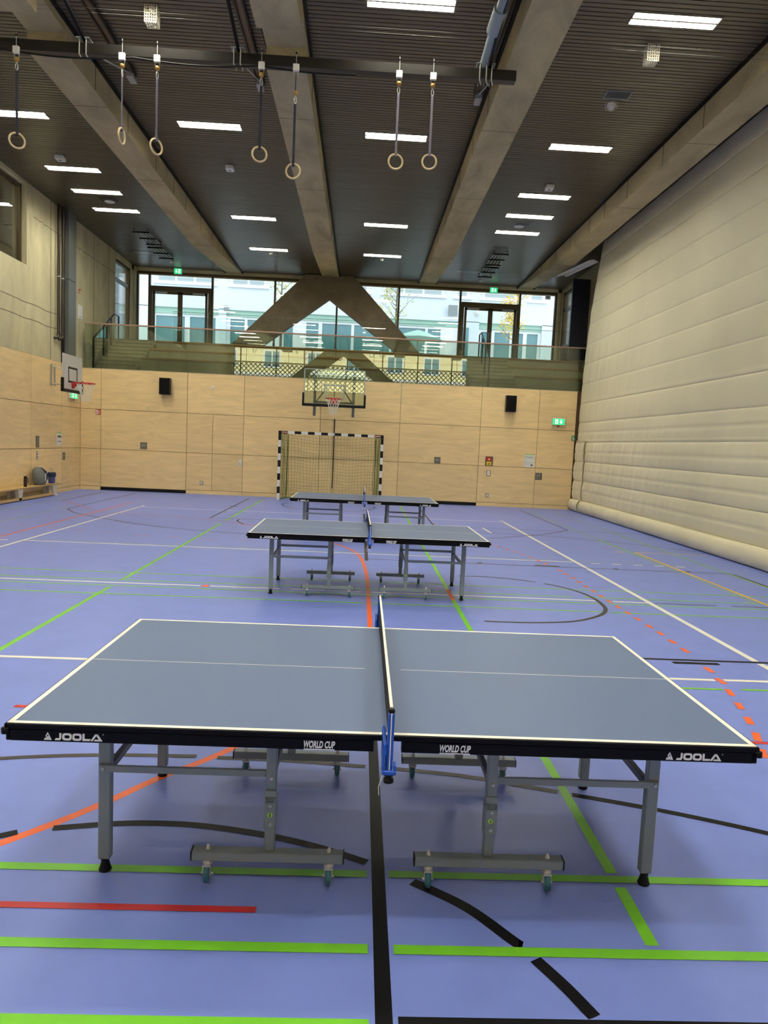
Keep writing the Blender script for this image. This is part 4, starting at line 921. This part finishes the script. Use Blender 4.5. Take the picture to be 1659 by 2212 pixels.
plate('lock_plate', -3.76, .93, .08, .20, 'narrow white lock plate just left of the goal', 'lock', 'handle'); plate('wall_socket', 4.06, .29, .11, .115, 'single wall socket low at the right below the switch', 'socket', 'sock')
plate('light_switch', 4.07, .965, .125, .17, 'white double switch below the alarm box', 'switch', 'sock'); plate('lock_box', 5.68, .905, .21, .225, 'grey metal lock box at the right panel joint', 'lock', 'key')
t = thing('alarm_call_box', (4.07, YW, 1.28), 'recessed box with a red and a yellow alarm button', 'alarm box')
MB().box((-.12, -.008, 0), (.12, -.001, .30), 'concrete_dk').box((-.12, -.02, 0), (-.112, 0, .30), 'timber_edge').box((.112, -.02, 0), (.12, 0, .30), 'timber_edge').box((-.12, -.02, .292), (.12, 0, .30), 'timber_edge').obj('recess', t)
MB().bbox((-.085, -.03, .16), (.075, -.01, .27), 'red').box((-.03, -.032, .19), (.02, -.03, .23), 'paper').obj('fire_button', t); MB().bbox((-.085, -.03, .02), (.075, -.01, .135), 'yellowp').box((-.02, -.032, .05), (.02, -.03, .08), 'blackm').obj('smoke_vent_button', t)
t = thing('escape_plan', (5.35, YW, 1.29), 'white printed escape plan poster beside the right panel joint', 'poster')
MB().box((-.16, -.008, 0), (.16, 0, .42), 'paper').obj('sheet', t); m = MB().box((-.16, -.010, .40), (.16, -.008, .42), 'l_green')
random.seed(5)
for k in range(9): x = -.12+k*.028; m.box((x, -.010, .30+.02*sin(k*2)), (x+.018, -.0085, .33+.02*sin(k*2)), 'ink')
for z in (.16, .12, .08): m.box((-.13, -.010, z), (.13, -.0085, z+.004), 'ink')
m.box((-.14, -.010, .05), (-.136, -.0085, .36), 'ink').box((.05, -.010, .04), (.11, -.0085, .10), 'ink'); m.obj('print', t)

# goal
t = thing('handball_goal', (-.905, 21.70, 0), 'black and white striped handball goal with green net against the far wall', 'goal')
def striped(m, horizontal, x0, sgn=1):
    pass
w2, h, b = 1.58, 2.08, .08
for s in (-1, 1):
    m = MB(); z = h; first = True; col = 'black'; seg = .28
    while z > .001:
        z2 = max(0, z-seg); m.bbox((s*(w2-b), -.04, z2), (s*w2, .04, z), 'black' if col == 'black' else 'white_plastic', .003); z = z2; seg = .2; col = 'white' if col == 'black' else 'black'
    m.obj('goal_post', t)
m = MB(); x = -w2+.28; col = 'white'; m.box((-w2+b, -.04, h-b), (-w2+.28, .04, h), 'black')
for k in range(13): m.box((x, -.04, h-b), (x+.2, .04, h), 'white_plastic' if col == 'white' else 'black'); x += .2; col = 'black' if col == 'white' else 'white'
m.box((x, -.04, h-b), (w2-b, .04, h), 'black')
for s in (-1, 1): m.box((s*(w2-.09), -.042, h-.06), (s*(w2-.29), -.04, h-.02), 'pinkbag').box((s*(w2-.10), -.0425, h-.048), (s*(w2-.28), -.042, h-.032), 'paper')
m.obj('crossbar', t)
m = MB()
for s in (-1, 1):
    m.tube([(s*(w2-.04), 0, h-.04), (s*(w2-.22), .62, h-.12), (s*(w2-.20), .78, .03)], .014, 'netgreen', 6); m.tube([(s*(w2-.04), 0, .02), (s*(w2-.2), .78, .02)], .014, 'netgreen', 6)
m.tube([(-(w2-.2), .78, .02), (w2-.2, .78, .02)], .014, 'netgreen', 6); m.obj('rear_frame', t)
m = MB(); nx, nz = 30, 20; rr = .0035
def nb(u, v):  # back net: u 0..1 across, v 0..1 top to bottom
    sag = .10*math.sin(pi*u)*(1-v)**2
    x = (-w2+.16)+(2*w2-.32)*u; y_ = .58+.20*v+.05*sin(9*u)*v
    return (x+.015*sin(u*40+v*7), y_-.02, (h-.12-sag)*(1-v)+.03+.045*sin(u*5*pi)*(v*(1-v))*2+ .05*math.sin(pi*u)*-v*(1-v)*2)
for i in range(nx+1): m.tube([nb(i/nx, j/nz) for j in range(nz+1)], rr, 'netgreen', 3, cap=False)
for j in range(nz+1): m.tube([nb(i/nx, j/nz) for i in range(nx+1)], rr, 'netgreen', 3, cap=False)
for i in range(nx+1):   # roof
    a = nb(i/nx, 0); m.tube([(-w2+.08+(2*w2-.16)*i/nx, 0, h-.08), (a[0], a[1]*.5, (h-.08+a[2])/2-.04), a], rr, 'netgreen', 3, cap=False)
for s in (0, 1):        # sides
    for k in range(1, 7):
        m.tube([((-1 if s == 0 else 1)*(w2-.06-.02*k*.7), .09*k, z_*(h-.06-.01*k)) for z_ in (0.02, .25, .5, .75, 1)], rr*1.6, 'netgreen', 3, cap=False)
    for j in range(nz+1): a = nb(s, j/nz); m.tube([((-1 if s == 0 else 1)*(w2-.06), 0, a[2]+.03), a], rr, 'netgreen', 3, cap=False)
random.seed(8)
for s in (-1, 1):       # gathered cords
    for k in range(4): m.tube([(s*(w2-.10-.05*k), .1+.1*k, h-.09), (s*(w2-.14-.04*k+.02*sin(k)), .2+.1*k, h*.6), (s*(w2-.12-.05*k), .25+.1*k, h*.3), (s*(w2-.13-.03*k), .3+.1*k, .02)], .007, 'netgreen', 4)
m.obj('goal_net', t)

def bball_net(cx, cy, cz, r, ln, parent):
    m = MB(); n = 12
    rad = [r, r*.86, r*.70, r*.58, r*.52, r*.50]
    for k in range(n):
        for d in (1, -1):
            pts = [(cx+rad[j]*cos(2*pi*(k+d*.5*j)/n), cy+rad[j]*sin(2*pi*(k+d*.5*j)/n), cz-ln*j/5-.01*sin(k*3+j)) for j in range(6)]
            m.tube(pts, .005, 'netwhite', 4, cap=False)
    return m.obj('net', parent)
# main glass backboard
YBB = 21.2
t = thing('basketball_hoop', (-.845, YBB, 2.86), 'clear glass basketball backboard with red hoop above the goal', 'basketball hoop')
MB().box((-.895, 0, .03), (.895, .014, 1.06), 'glass_g').obj('backboard', t)
m = MB()
for a, b_, c_, d in ((-.895, .895, .03, .06), (-.895, .895, 1.03, 1.06), (-.895, -.865, .03, 1.06), (.865, .895, .03, 1.06)): m.box((a, -.004, c_), (b_, 0, d), 'edgeg')
for a, b_, c_, d in ((-.30, .30, .19, .23), (-.30, .30, .58, .62), (-.30, -.26, .19, .62), (.26, .30, .19, .62)): m.box((a, -.004, c_), (b_, 0, d), 'edgeg')
M['edgeg'] = mat('frosted_stripe', (.50, .58, .52), .5, alpha=.75)
m.obj('marking', t)
m = MB(); m.bbox((-.93, -.03, -.03), (.93, .05, .05), 'black', .012).bbox((-.93, -.03, .0), (-.87, .05, .36), 'black', .012).bbox((.87, -.03, 0), (.93, .05, .36), 'black', .012); m.obj('edge_padding', t)
m = MB()
for s in (-1, 1): m.bbox((s*.57-.04, .05, -.30), (s*.57+.04, .12, 1.03), 'greyd', .005).tube([(s*.55, .10, .08), (s*.16, .12, .62)], .02, 'greyd', 6).tube([(s*.57, .12, .9), (s*.57, 1.34, .60)], .025, 'greyd', 6).tube([(s*.57, .12, .1), (s*.57, 1.34, .10)], .025, 'greyd', 6)
m.bbox((-.57, .05, .07), (.57, .11, .13), 'greyd', .004).tube([(0, .12, .1), (0, .12, .68), (0, 1.34, .7)], .015, 'greyd', 6)
m.obj('support_frame', t)
m = MB(); m.tube([(.225*cos(2*pi*k/32), -.38+.225*sin(2*pi*k/32), .19) for k in range(32)], .012, 'red', 8, closed=True)
m.prism([(-.06, -.17), (.06, -.17), (.10, 0), (-.10, 0)], .05, .19, 'red', axis='z')
m.add([(-.10, -.005, .20), (.10, -.005, .20), (.07, -.005, .02), (-.07, -.005, .02), (-.10, -.02, .20), (.10, -.02, .20), (.07, -.02, .02), (-.07, -.02, .02)], [(0, 1, 2, 3), (7, 6, 5, 4), (0, 4, 5, 1), (1, 5, 6, 2), (2, 6, 7, 3), (3, 7, 4, 0)], 'red'); hp = m.obj('hoop', t)
bball_net(0, -.38, .18, .215, .44, hp)
m = MB(); m.bbox((-.014, -.02, 0), (.014, .01, 2.18), 'black', .003); m.obj('crank_rod', label='thin black vertical rod on the wall behind the goal', cat='rod', loc=(-.855, YW-.02, .354))

# small wooden backboard on the left wall
t = thing('basketball_hoop', (-7.5, 18.95, 2.80), 'small white basketball backboard with red hoop folded along the left wall', 'basketball hoop')
M['board'] = mat('white_board', (.60, .58, .52), .45)
MB().bbox((-.02, -.62, .02), (.0, .62, .92), 'board', .004).obj('backboard', t)
m = MB()
for a, b_, c_, d in ((-.29, .29, .22, .27), (-.29, .29, .57, .62), (-.29, -.245, .22, .62), (.245, .29, .22, .62)): m.box((0, a, c_), (.003, b_, d), 'black')
m.obj('target_square', t)
MB().bbox((-.04, -.66, -.03), (.025, .66, .05), 'black', .01).bbox((-.04, -.66, 0), (.025, -.59, .32), 'black', .01).bbox((-.04, .59, 0), (.025, .66, .32), 'black', .01).obj('edge_padding', t)
m = MB(); m.tube([(.33+.225*cos(2*pi*k/32), .225*sin(2*pi*k/32), .23) for k in range(32)], .014, 'red', 8, closed=True)
m.prism([(0, -.09), (.14, -.05), (.14, .05), (0, .09)], .20, .24, 'red', axis='z'); m.prism([(.0, .08), (.0, .24), (.14, .24)], -.07, .07, 'red', axis='y'); hp = m.obj('hoop', t)
bball_net(.33, 0, .22, .215, .45, hp)
m = MB()
for dy in (0, .22):
    y_ = 1.50+dy
    m.bbox((-1.195, y_-.02, .25), (-1.165, y_+.02, .80), 'steel', .004); m.tube([(-1.17, y_, .77), (-.03, .25+dy*.5, .50)], .018, 'cream', 8); m.tube([(-1.17, y_, .28), (-.03, .25+dy*.5, .20)], .018, 'cream', 8)
    m.lathe((-1.17, y_, .79), [(.03, -.02), (.03, .02)], 'steel', 10, 'x').lathe((-1.17, y_, .26), [(.03, -.02), (.03, .02)], 'steel', 10, 'x')
m.bbox((-.06, -.3, .15), (-.02, .35, .22), 'cream').bbox((-.06, -.3, .5), (-.02, .35, .56), 'cream'); m.obj('wall_arm', t)

# ------------------------------------------------------------------ left wall fittings
def lplate(name, y_, z, wd, ht, lab, cat, m1, inner, partname, dp=.012):
    t = thing(name, (XL, y_, z), lab, cat); MB().bbox((0, -wd/2, 0), (dp, wd/2, ht), m1, .003).obj('plate', t)
    m = MB()
    for (a, b_, c_, d, mm) in inner: m.box((dp, a, c_), (dp+.004, b_, d), mm)
    m.obj(partname, t)
lplate('wall_recess', 19.62, 1.31, .19, .31, 'narrow dark recess in the left plywood wall above the switches', 'recess', 'concrete_dk', [(-.08, .08, .02, .29, 'platec')], 'back_panel')
lplate('light_switch', 19.62, .975, .10, .23, 'column of white switches on the left wall above the bench', 'switch', 'greyd', [(-.035, .035, .01+.075*k, .065+.075*k, 'white_plastic') for k in range(3)], 'rocker')
lplate('notice_sheet', 21.0, 1.345, .32, .40, 'white notice with green header on the left plywood wall', 'poster', 'paper', [(-.15, .15, .36, .39, 'l_green'), (-.12, .12, .24, .30, 'ink'), (-.12, .12, .12, .14, 'ink')], 'print')
lplate('lock_box', 21.33, .935, .18, .22, 'grey metal lock box on the left wall near the corner', 'lock', 'platec', [(-.05, .05, .12, .14, 'steel'), (.05, .06, .04, .2, 'blackm')], 'lock')
lplate('fire_notice', 22.47, 5.95, .13, .12, 'tiny red and white sign high on the concrete wall', 'sign', 'red', [(-.05, .05, .02, .05, 'paper')], 'print')
lplate('paper_sheet', 22.5, 5.19, .34, .41, 'blank white sheet on the concrete wall above the stairs', 'paper', 'paper', [(-.13, .13, .05, .06, 'ink')], 'print')
t = thing('drain_pipe', (XL, 20.9, ZT), 'pair of dark vertical pipes on the upper left concrete wall', 'pipes')
for yy, nm in ((-.15, 'pipe'), (.13, 'pipe')): MB().tube([(.09, yy, ZC-ZT), (.09, yy, .72), (.085, yy-.03, .66), (.07, yy-.09, .63), (.03, yy-.13, .62)], .042, 'pipec', 12).lathe((.09, yy, 2.3), [(.05, 0), (.05, .03)], 'steel', 12).obj(nm, t)
MB().box((XL, 21.03+.1, ZT-.0), (XL+.05, 21.26, ZC), 'blackm').box((XL, 21.26, ZT), (XL+.16, 21.80, 6.1), 'greypanel').box((XL, 21.26, 6.115), (XL+.16, 21.80, ZC), 'greypanel').obj('column_casing', label='dark grey metal casing running up the left wall to the ceiling', cat='casing')
t = thing('rescue_bag', (-8.53, 22.80, 4.02), 'red item in a clear plastic bag hanging on the left stair railing', 'bag')
MB().lathe((0, .0, 0), [(.02, 0), (.10, .08), (.12, .25), (.10, .42), (.04, .50), (.01, .52)], 'clearp', 12).obj('plastic_bag', t); MB().lathe((0, 0, .14), [(.02, 0), (.07, .06), (.08, .2), (.03, .30)], 'pinkbag', 10).obj('contents', t)

# bench
t = thing('gym_bench', (-8.50, 16.6, 0), 'long low wooden gym bench along the left wall', 'bench')
MB().bbox((-.16, -4.6, .300), (.16, 3.69, .334), 'wood', .006).obj('seat', t); MB().bbox((-.05+.12, -4.5, .02), (.14, 3.24, .085), 'wood', .005).box((.07, -4.5, 0), (.14, 3.24, .022), 'tyre2').obj('lower_beam', t)
for yy in (-4.3, -1.0, 1.34, 3.34): MB().prism([(yy-.14, .30), (yy+.14, .30), (yy+.06, .02), (yy-.07, .02)], .06, .14, 'cream', axis='x').prism([(yy-.14, .30), (yy+.14, .30), (yy+.08, .0), (yy-.12, .0)], -.14, -.06, 'cream', axis='x').obj('leg', t)
MB().lathe((.10, 3.47, 0), [(.05, 0), (.055, .03), (.02, .055)], 'white_plastic', 12).obj('foot_pad', t)
ZBN = .335
t = thing('drinking_bottle', (-8.45, 18.38, ZBN), 'black drinking bottle with carry loop standing on the bench', 'bottle')
MB().lathe((0, 0, 0), [(.036, 0), (.04, .01), (.04, .19), (.034, .205)], 'blackm', 18).obj('body', t); MB().lathe((0, 0, .205), [(.034, 0), (.036, .008), (.036, .055), (.03, .062)], 'black', 18).obj('lid', t)
MB().tube([(.02, .03, .24), (.03, .06, .2), (.03, .075, .13), (.03, .07, .09)], .008, 'black', 6).obj('loop', t)
t = thing('backpack', (-8.47, 19.25, ZBN), 'grey and navy backpack leaning on the wall on the bench', 'backpack')
m = MB(); prof = []
n = 16; vs = []; fs = []; L_ = [(0, .20, .10, .0), (.05, .23, .12, .0), (.18, .25, .125, -.01), (.30, .24, .11, -.03), (.40, .19, .08, -.05), (.46, .11, .04, -.06)]
for (z, a, b_, dx) in L_:
    for k in range(n):
        th = 2*pi*k/n; c_, s_ = cos(th), sin(th); e = .6
        vs.append((dx+b_*abs(c_)**e*(1 if c_ > 0 else -1), a*abs(s_)**e*(1 if s_ > 0 else -1)-.05*z, z))
for i in range(len(L_)-1):
    for k in range(n): k2 = (k+1) % n; fs.append((i*n+k, i*n+k2, (i+1)*n+k2, (i+1)*n+k))
fs += [tuple(range(n))[::-1], tuple(range((len(L_)-1)*n, len(L_)*n))]; m.add(vs, fs, 'fabric', True); m.obj('bag_body', t)
MB().tube([(.02, .17, .03), (.05, .235, .15), (.03, .20, .33), (-.03, .12, .44)], .03, 'fabric_navy', 8, rs=[.03, .06, .06, .03]).obj('side_panel', t)
MB().tube([(.13, .04, .10), (.13, .05, .30)], .011, 'white_plastic', 6).obj('zip_strip', t, label='pale reflective strip')
MB().tube([(.10, .10, .02), (.15, .13, .08), (.13, .17, .14), (.12, .20, .06), (.13, .22, .02)], .009, 'white_plastic', 6).tube([(-.05, .06, .44), (-.04, .08, .50), (-.05, .10, .44)], .012, 'white_plastic', 6).obj('strap', t)
t = thing('racket_bucket', (-8.46, 19.95, ZBN), 'clear blue container with wooden rackets beside the backpack', 'container')
MB().lathe((0, 0, 0), [(.07, 0), (.085, .02), (.095, .22), (.09, .24)], 'bluep', 16).obj('container', t); MB().lathe((0, 0, .18), [(.10, 0), (.12, .05), (.10, .12)], 'fabric_navy', 12).obj('cloth', t)
MB().bbox((-.02, -.07, .28), (.0, -.01, .44), 'ringwood').bbox((-.0, .0, .28), (.02, .06, .42), 'ringwood').obj('racket_handle', t)

# ------------------------------------------------------------------ outside, beyond the gallery
MB().box((-30, YF+.35, ZG-.3), (30, 36, ZG-.02), 'pave').obj('outdoor_ground', label='grey paving outside the gallery windows', kind='structure')
t = thing('apartment_building', (0, 36, ZG), 'pale blue building with mint fascia and white windows outside', 'building')
zg = ZG
m = MB(); m.box((-20, 0, 8.02-zg), (20, .4, 17-zg), 'bluew')
piers = [(-20, -10.4), (-7.22, -6.86), (4.58, 5.60), (8.75, 20)]
for a, b_ in piers: m.box((a, 0, -.3), (b_, .4, 8.05-zg), 'bluew')
m.box((-20, .4, -.3), (20, .8, 17-zg), 'bluew'); m.obj('wall', t)
def shop(a, b_, posts):
    MB().box((a, .12, 7.74-zg), (b_, .22, 8.02-zg), 'mint').obj('fascia', t)
    f = MB(); f.box((a, .18, 7.62-zg), (b_, .28, 7.74-zg), 'whitew'); f.box((a, .18, 0), (b_, .28, .15), 'whitew')
    for p, q in posts: f.box((p, .17, 0), (q, .28, 7.7-zg), 'whitew')
    fo = f.obj('window', t); MB().box((a, .24, 0), (b_, .26, 7.7-zg), 'tealg').obj('pane', fo)
shop(-10.4, -7.22, [(-10.4, -10.3), (-8.9, -8.65), (-7.4, -7.22)]); shop(-6.86, 4.58, [(-6.86, -6.68), (-5.98, -5.84), (-4.95, -4.05), (-3.6, -2.95), (-2.34, -2.16), (-.72, -.58), (1.2, 1.3), (2.95, 3.08), (3.72, 4.58)])
for q0, q1 in ((4.75, 5.10),): MB().box((q0, -.02, 0), (q1, 0, 7.75-zg), 'tealg').obj('pane', t)
shop(5.60, 8.75, [(5.6, 5.75), (6.18, 6.42), (7.2, 7.3), (7.86, 8.05), (8.6, 8.75)])
for a, b_ in ((-10.4, -7.3), (-6.8, -4.8), (-.5, .2), (.65, 3.9), (4.22, 5.15), (5.55, 7.5), (7.87, 8.9), (9.6, 11.5), (-13.5, -11.5)):
    fr = MB(); fr.box((a, -.10, 9.10-zg), (b_, .0, 9.17-zg), 'whitew'); fr.box((a+.1, -.03, 9.2-zg), (b_-.1, 0, 10.6-zg), 'whitew')
    fo = fr.obj('window', t); pn = MB(); n = max(1, int((b_-a)/1.0)); wv = (b_-a-.4)/n
    for k in range(n): pn.box((a+.2+k*wv+.06, -.045, 9.27-zg), (a+.2+(k+1)*wv-.06, -.03, 10.5-zg), 'paneg')
    pn.obj('pane', fo)
    rl = MB()
    for z in (9.35, 9.62): rl.box((a, -.16, z-zg), (b_, -.15, z+.012-zg), 'greyp')
    rl.obj('railing_bar', t)
MB().lathe((5.45, -.06, 8.35-zg), [(.05, 0), (.09, .08), (.09, .2), (.04, .25)], 'white_plastic', 12).obj('wall_lamp', t)
MB().bbox((4.0, -.3, 8.25-zg), (4.45, -.2, 8.75-zg), 'greyp').obj('floodlight', t); MB().bbox((-6.95, -.15, 7.95-zg), (-6.75, 0, 8.2-zg), 'greyp').obj('floodlight', t)
def tree(x, y_, h, spread, leafmat, n, lab, seed, bare=False):
    random.seed(seed); t = thing('street_tree', (x, y_, ZG-.02), lab, 'tree'); m = MB(); tips = []
    m.tube([(0, 0, 0), (.03, 0, h*.35), (0, 0, h*.7), (.02, 0, h)], .05, 'bark', 7, rs=[.07, .06, .04, .015])
    for k in range(14):
        z = h*(.38+.6*k/14); a = random.uniform(0, 2*pi); r = spread*random.uniform(.5, 1)*(1.1-.5*k/14)
        e = Vector((r*cos(a), r*sin(a), z+r*.9)); mid = Vector((r*.4*cos(a), r*.4*sin(a), z+r*.25)); m.tube([(0, 0, z), mid, e], .02, 'bark', 5, rs=[.022, .014, .006]); tips += [e, (e+mid)/2, mid]
        for q in range(3): p = mid.lerp(e, .3+.3*q); d = Vector((random.uniform(-1, 1), random.uniform(-1, 1), random.uniform(.2, 1)))*spread*.4; m.tube([p, p+d], .006, 'bark', 4); tips += [p+d, p+d*.6]
    m.obj('trunk', t)
    if bare: return
    m = MB()
    for k in range(n):
        p = random.choice(tips)+Vector((random.gauss(0, .12), random.gauss(0, .12), random.gauss(0, .12))); s = random.uniform(.03, .055)
        u = Vector((random.gauss(0, 1), random.gauss(0, 1), random.gauss(0, 1))).normalized()*s; v = u.orthogonal().normalized()*s*.7
        m.add([p-u, p+v, p+u, p-v], [(0, 1, 2, 3)], leafmat)
    m.obj('foliage', t, kind='stuff')
tree(-3.75, 32.2, 4.2, .75, 'leaf', 500, 'young yellow green tree outside, left of the A shaped strut', 4); tree(1.3, 32.0, 4.3, .95, 'leaf', 420, 'young yellow green tree outside, right of the A shaped strut', 9)
tree(6.75, 32.6, 4.6, .8, 'leafy', 1500, 'golden yellow tree outside above the right gallery door', 12)
t = thing('garden_parasol', (2.4, 33.4, ZG-.02), 'pale green parasol over garden seats outside', 'parasol')
MB().lathe((0, 0, 1.75), [(1.15, 0), (1.12, .03), (.6, .25), (.05, .42)], 'mint', 8, smooth=False).obj('canopy', t); MB().tube([(0, 0, 0), (0, 0, 2.2)], .03, 'greyp', 8).obj('pole', t)

# outside the near end: sunlit yellow house, seen only as a reflection
MB().box((-40, -40, -.3), (40, YN-.3, -.02), 'pave').obj('outdoor_ground', label='paving outside the near end wall', kind='structure')
t = thing('yellow_house', (0, -14, 0), 'sunlit yellow house mirrored in the balustrade glass', 'house')
MB().box((-14, -6, 0), (12, 0, 9.6), 'yellow').box((-14, 0, 6.9), (12, .6, 7.1), 'whitew').obj('wall', t)
for x in (-11, -7.5, -4, -.8, 2.5, 5.5, 8.6):
    for z in (4.3, 7.6):
        f = MB().box((x-.7, 0, z), (x+.7, .06, z+1.4), 'whitew').obj('window', t); MB().box((x-.58, .06, z+.1), (x-.05, .08, z+1.3), 'tealg').box((x+.05, .06, z+.1), (x+.58, .08, z+1.3), 'tealg').obj('pane', f)
MB().box((-14.3, -6.3, 9.6), (12.3, .5, 9.9), 'concrete_dk').obj('roof', t)
m = MB(); s = .31
for k in range(76):
    x0 = -10.5+k*s
    for d in (1, -1):
        xa = x0 if d == 1 else x0; pts = [(xa, 0, 0), (xa+d*2.0, 0, 2.0)]
        m.tube(pts, .026, 'blackm', 4, cap=False)
m.tube([(-11, 0, 2.0), (13, 0, 2.0)], .04, 'blackm', 5); m.obj('ball_fence', label='diamond mesh ball fence mirrored in the balustrade glass', cat='fence', loc=(0, YN-1.2, 5.0))
tree(-4.5, -9, 7.5, 2.2, 'leaf', 10, 'bare tree mirrored at the left in the balustrade glass', 31, bare=True)
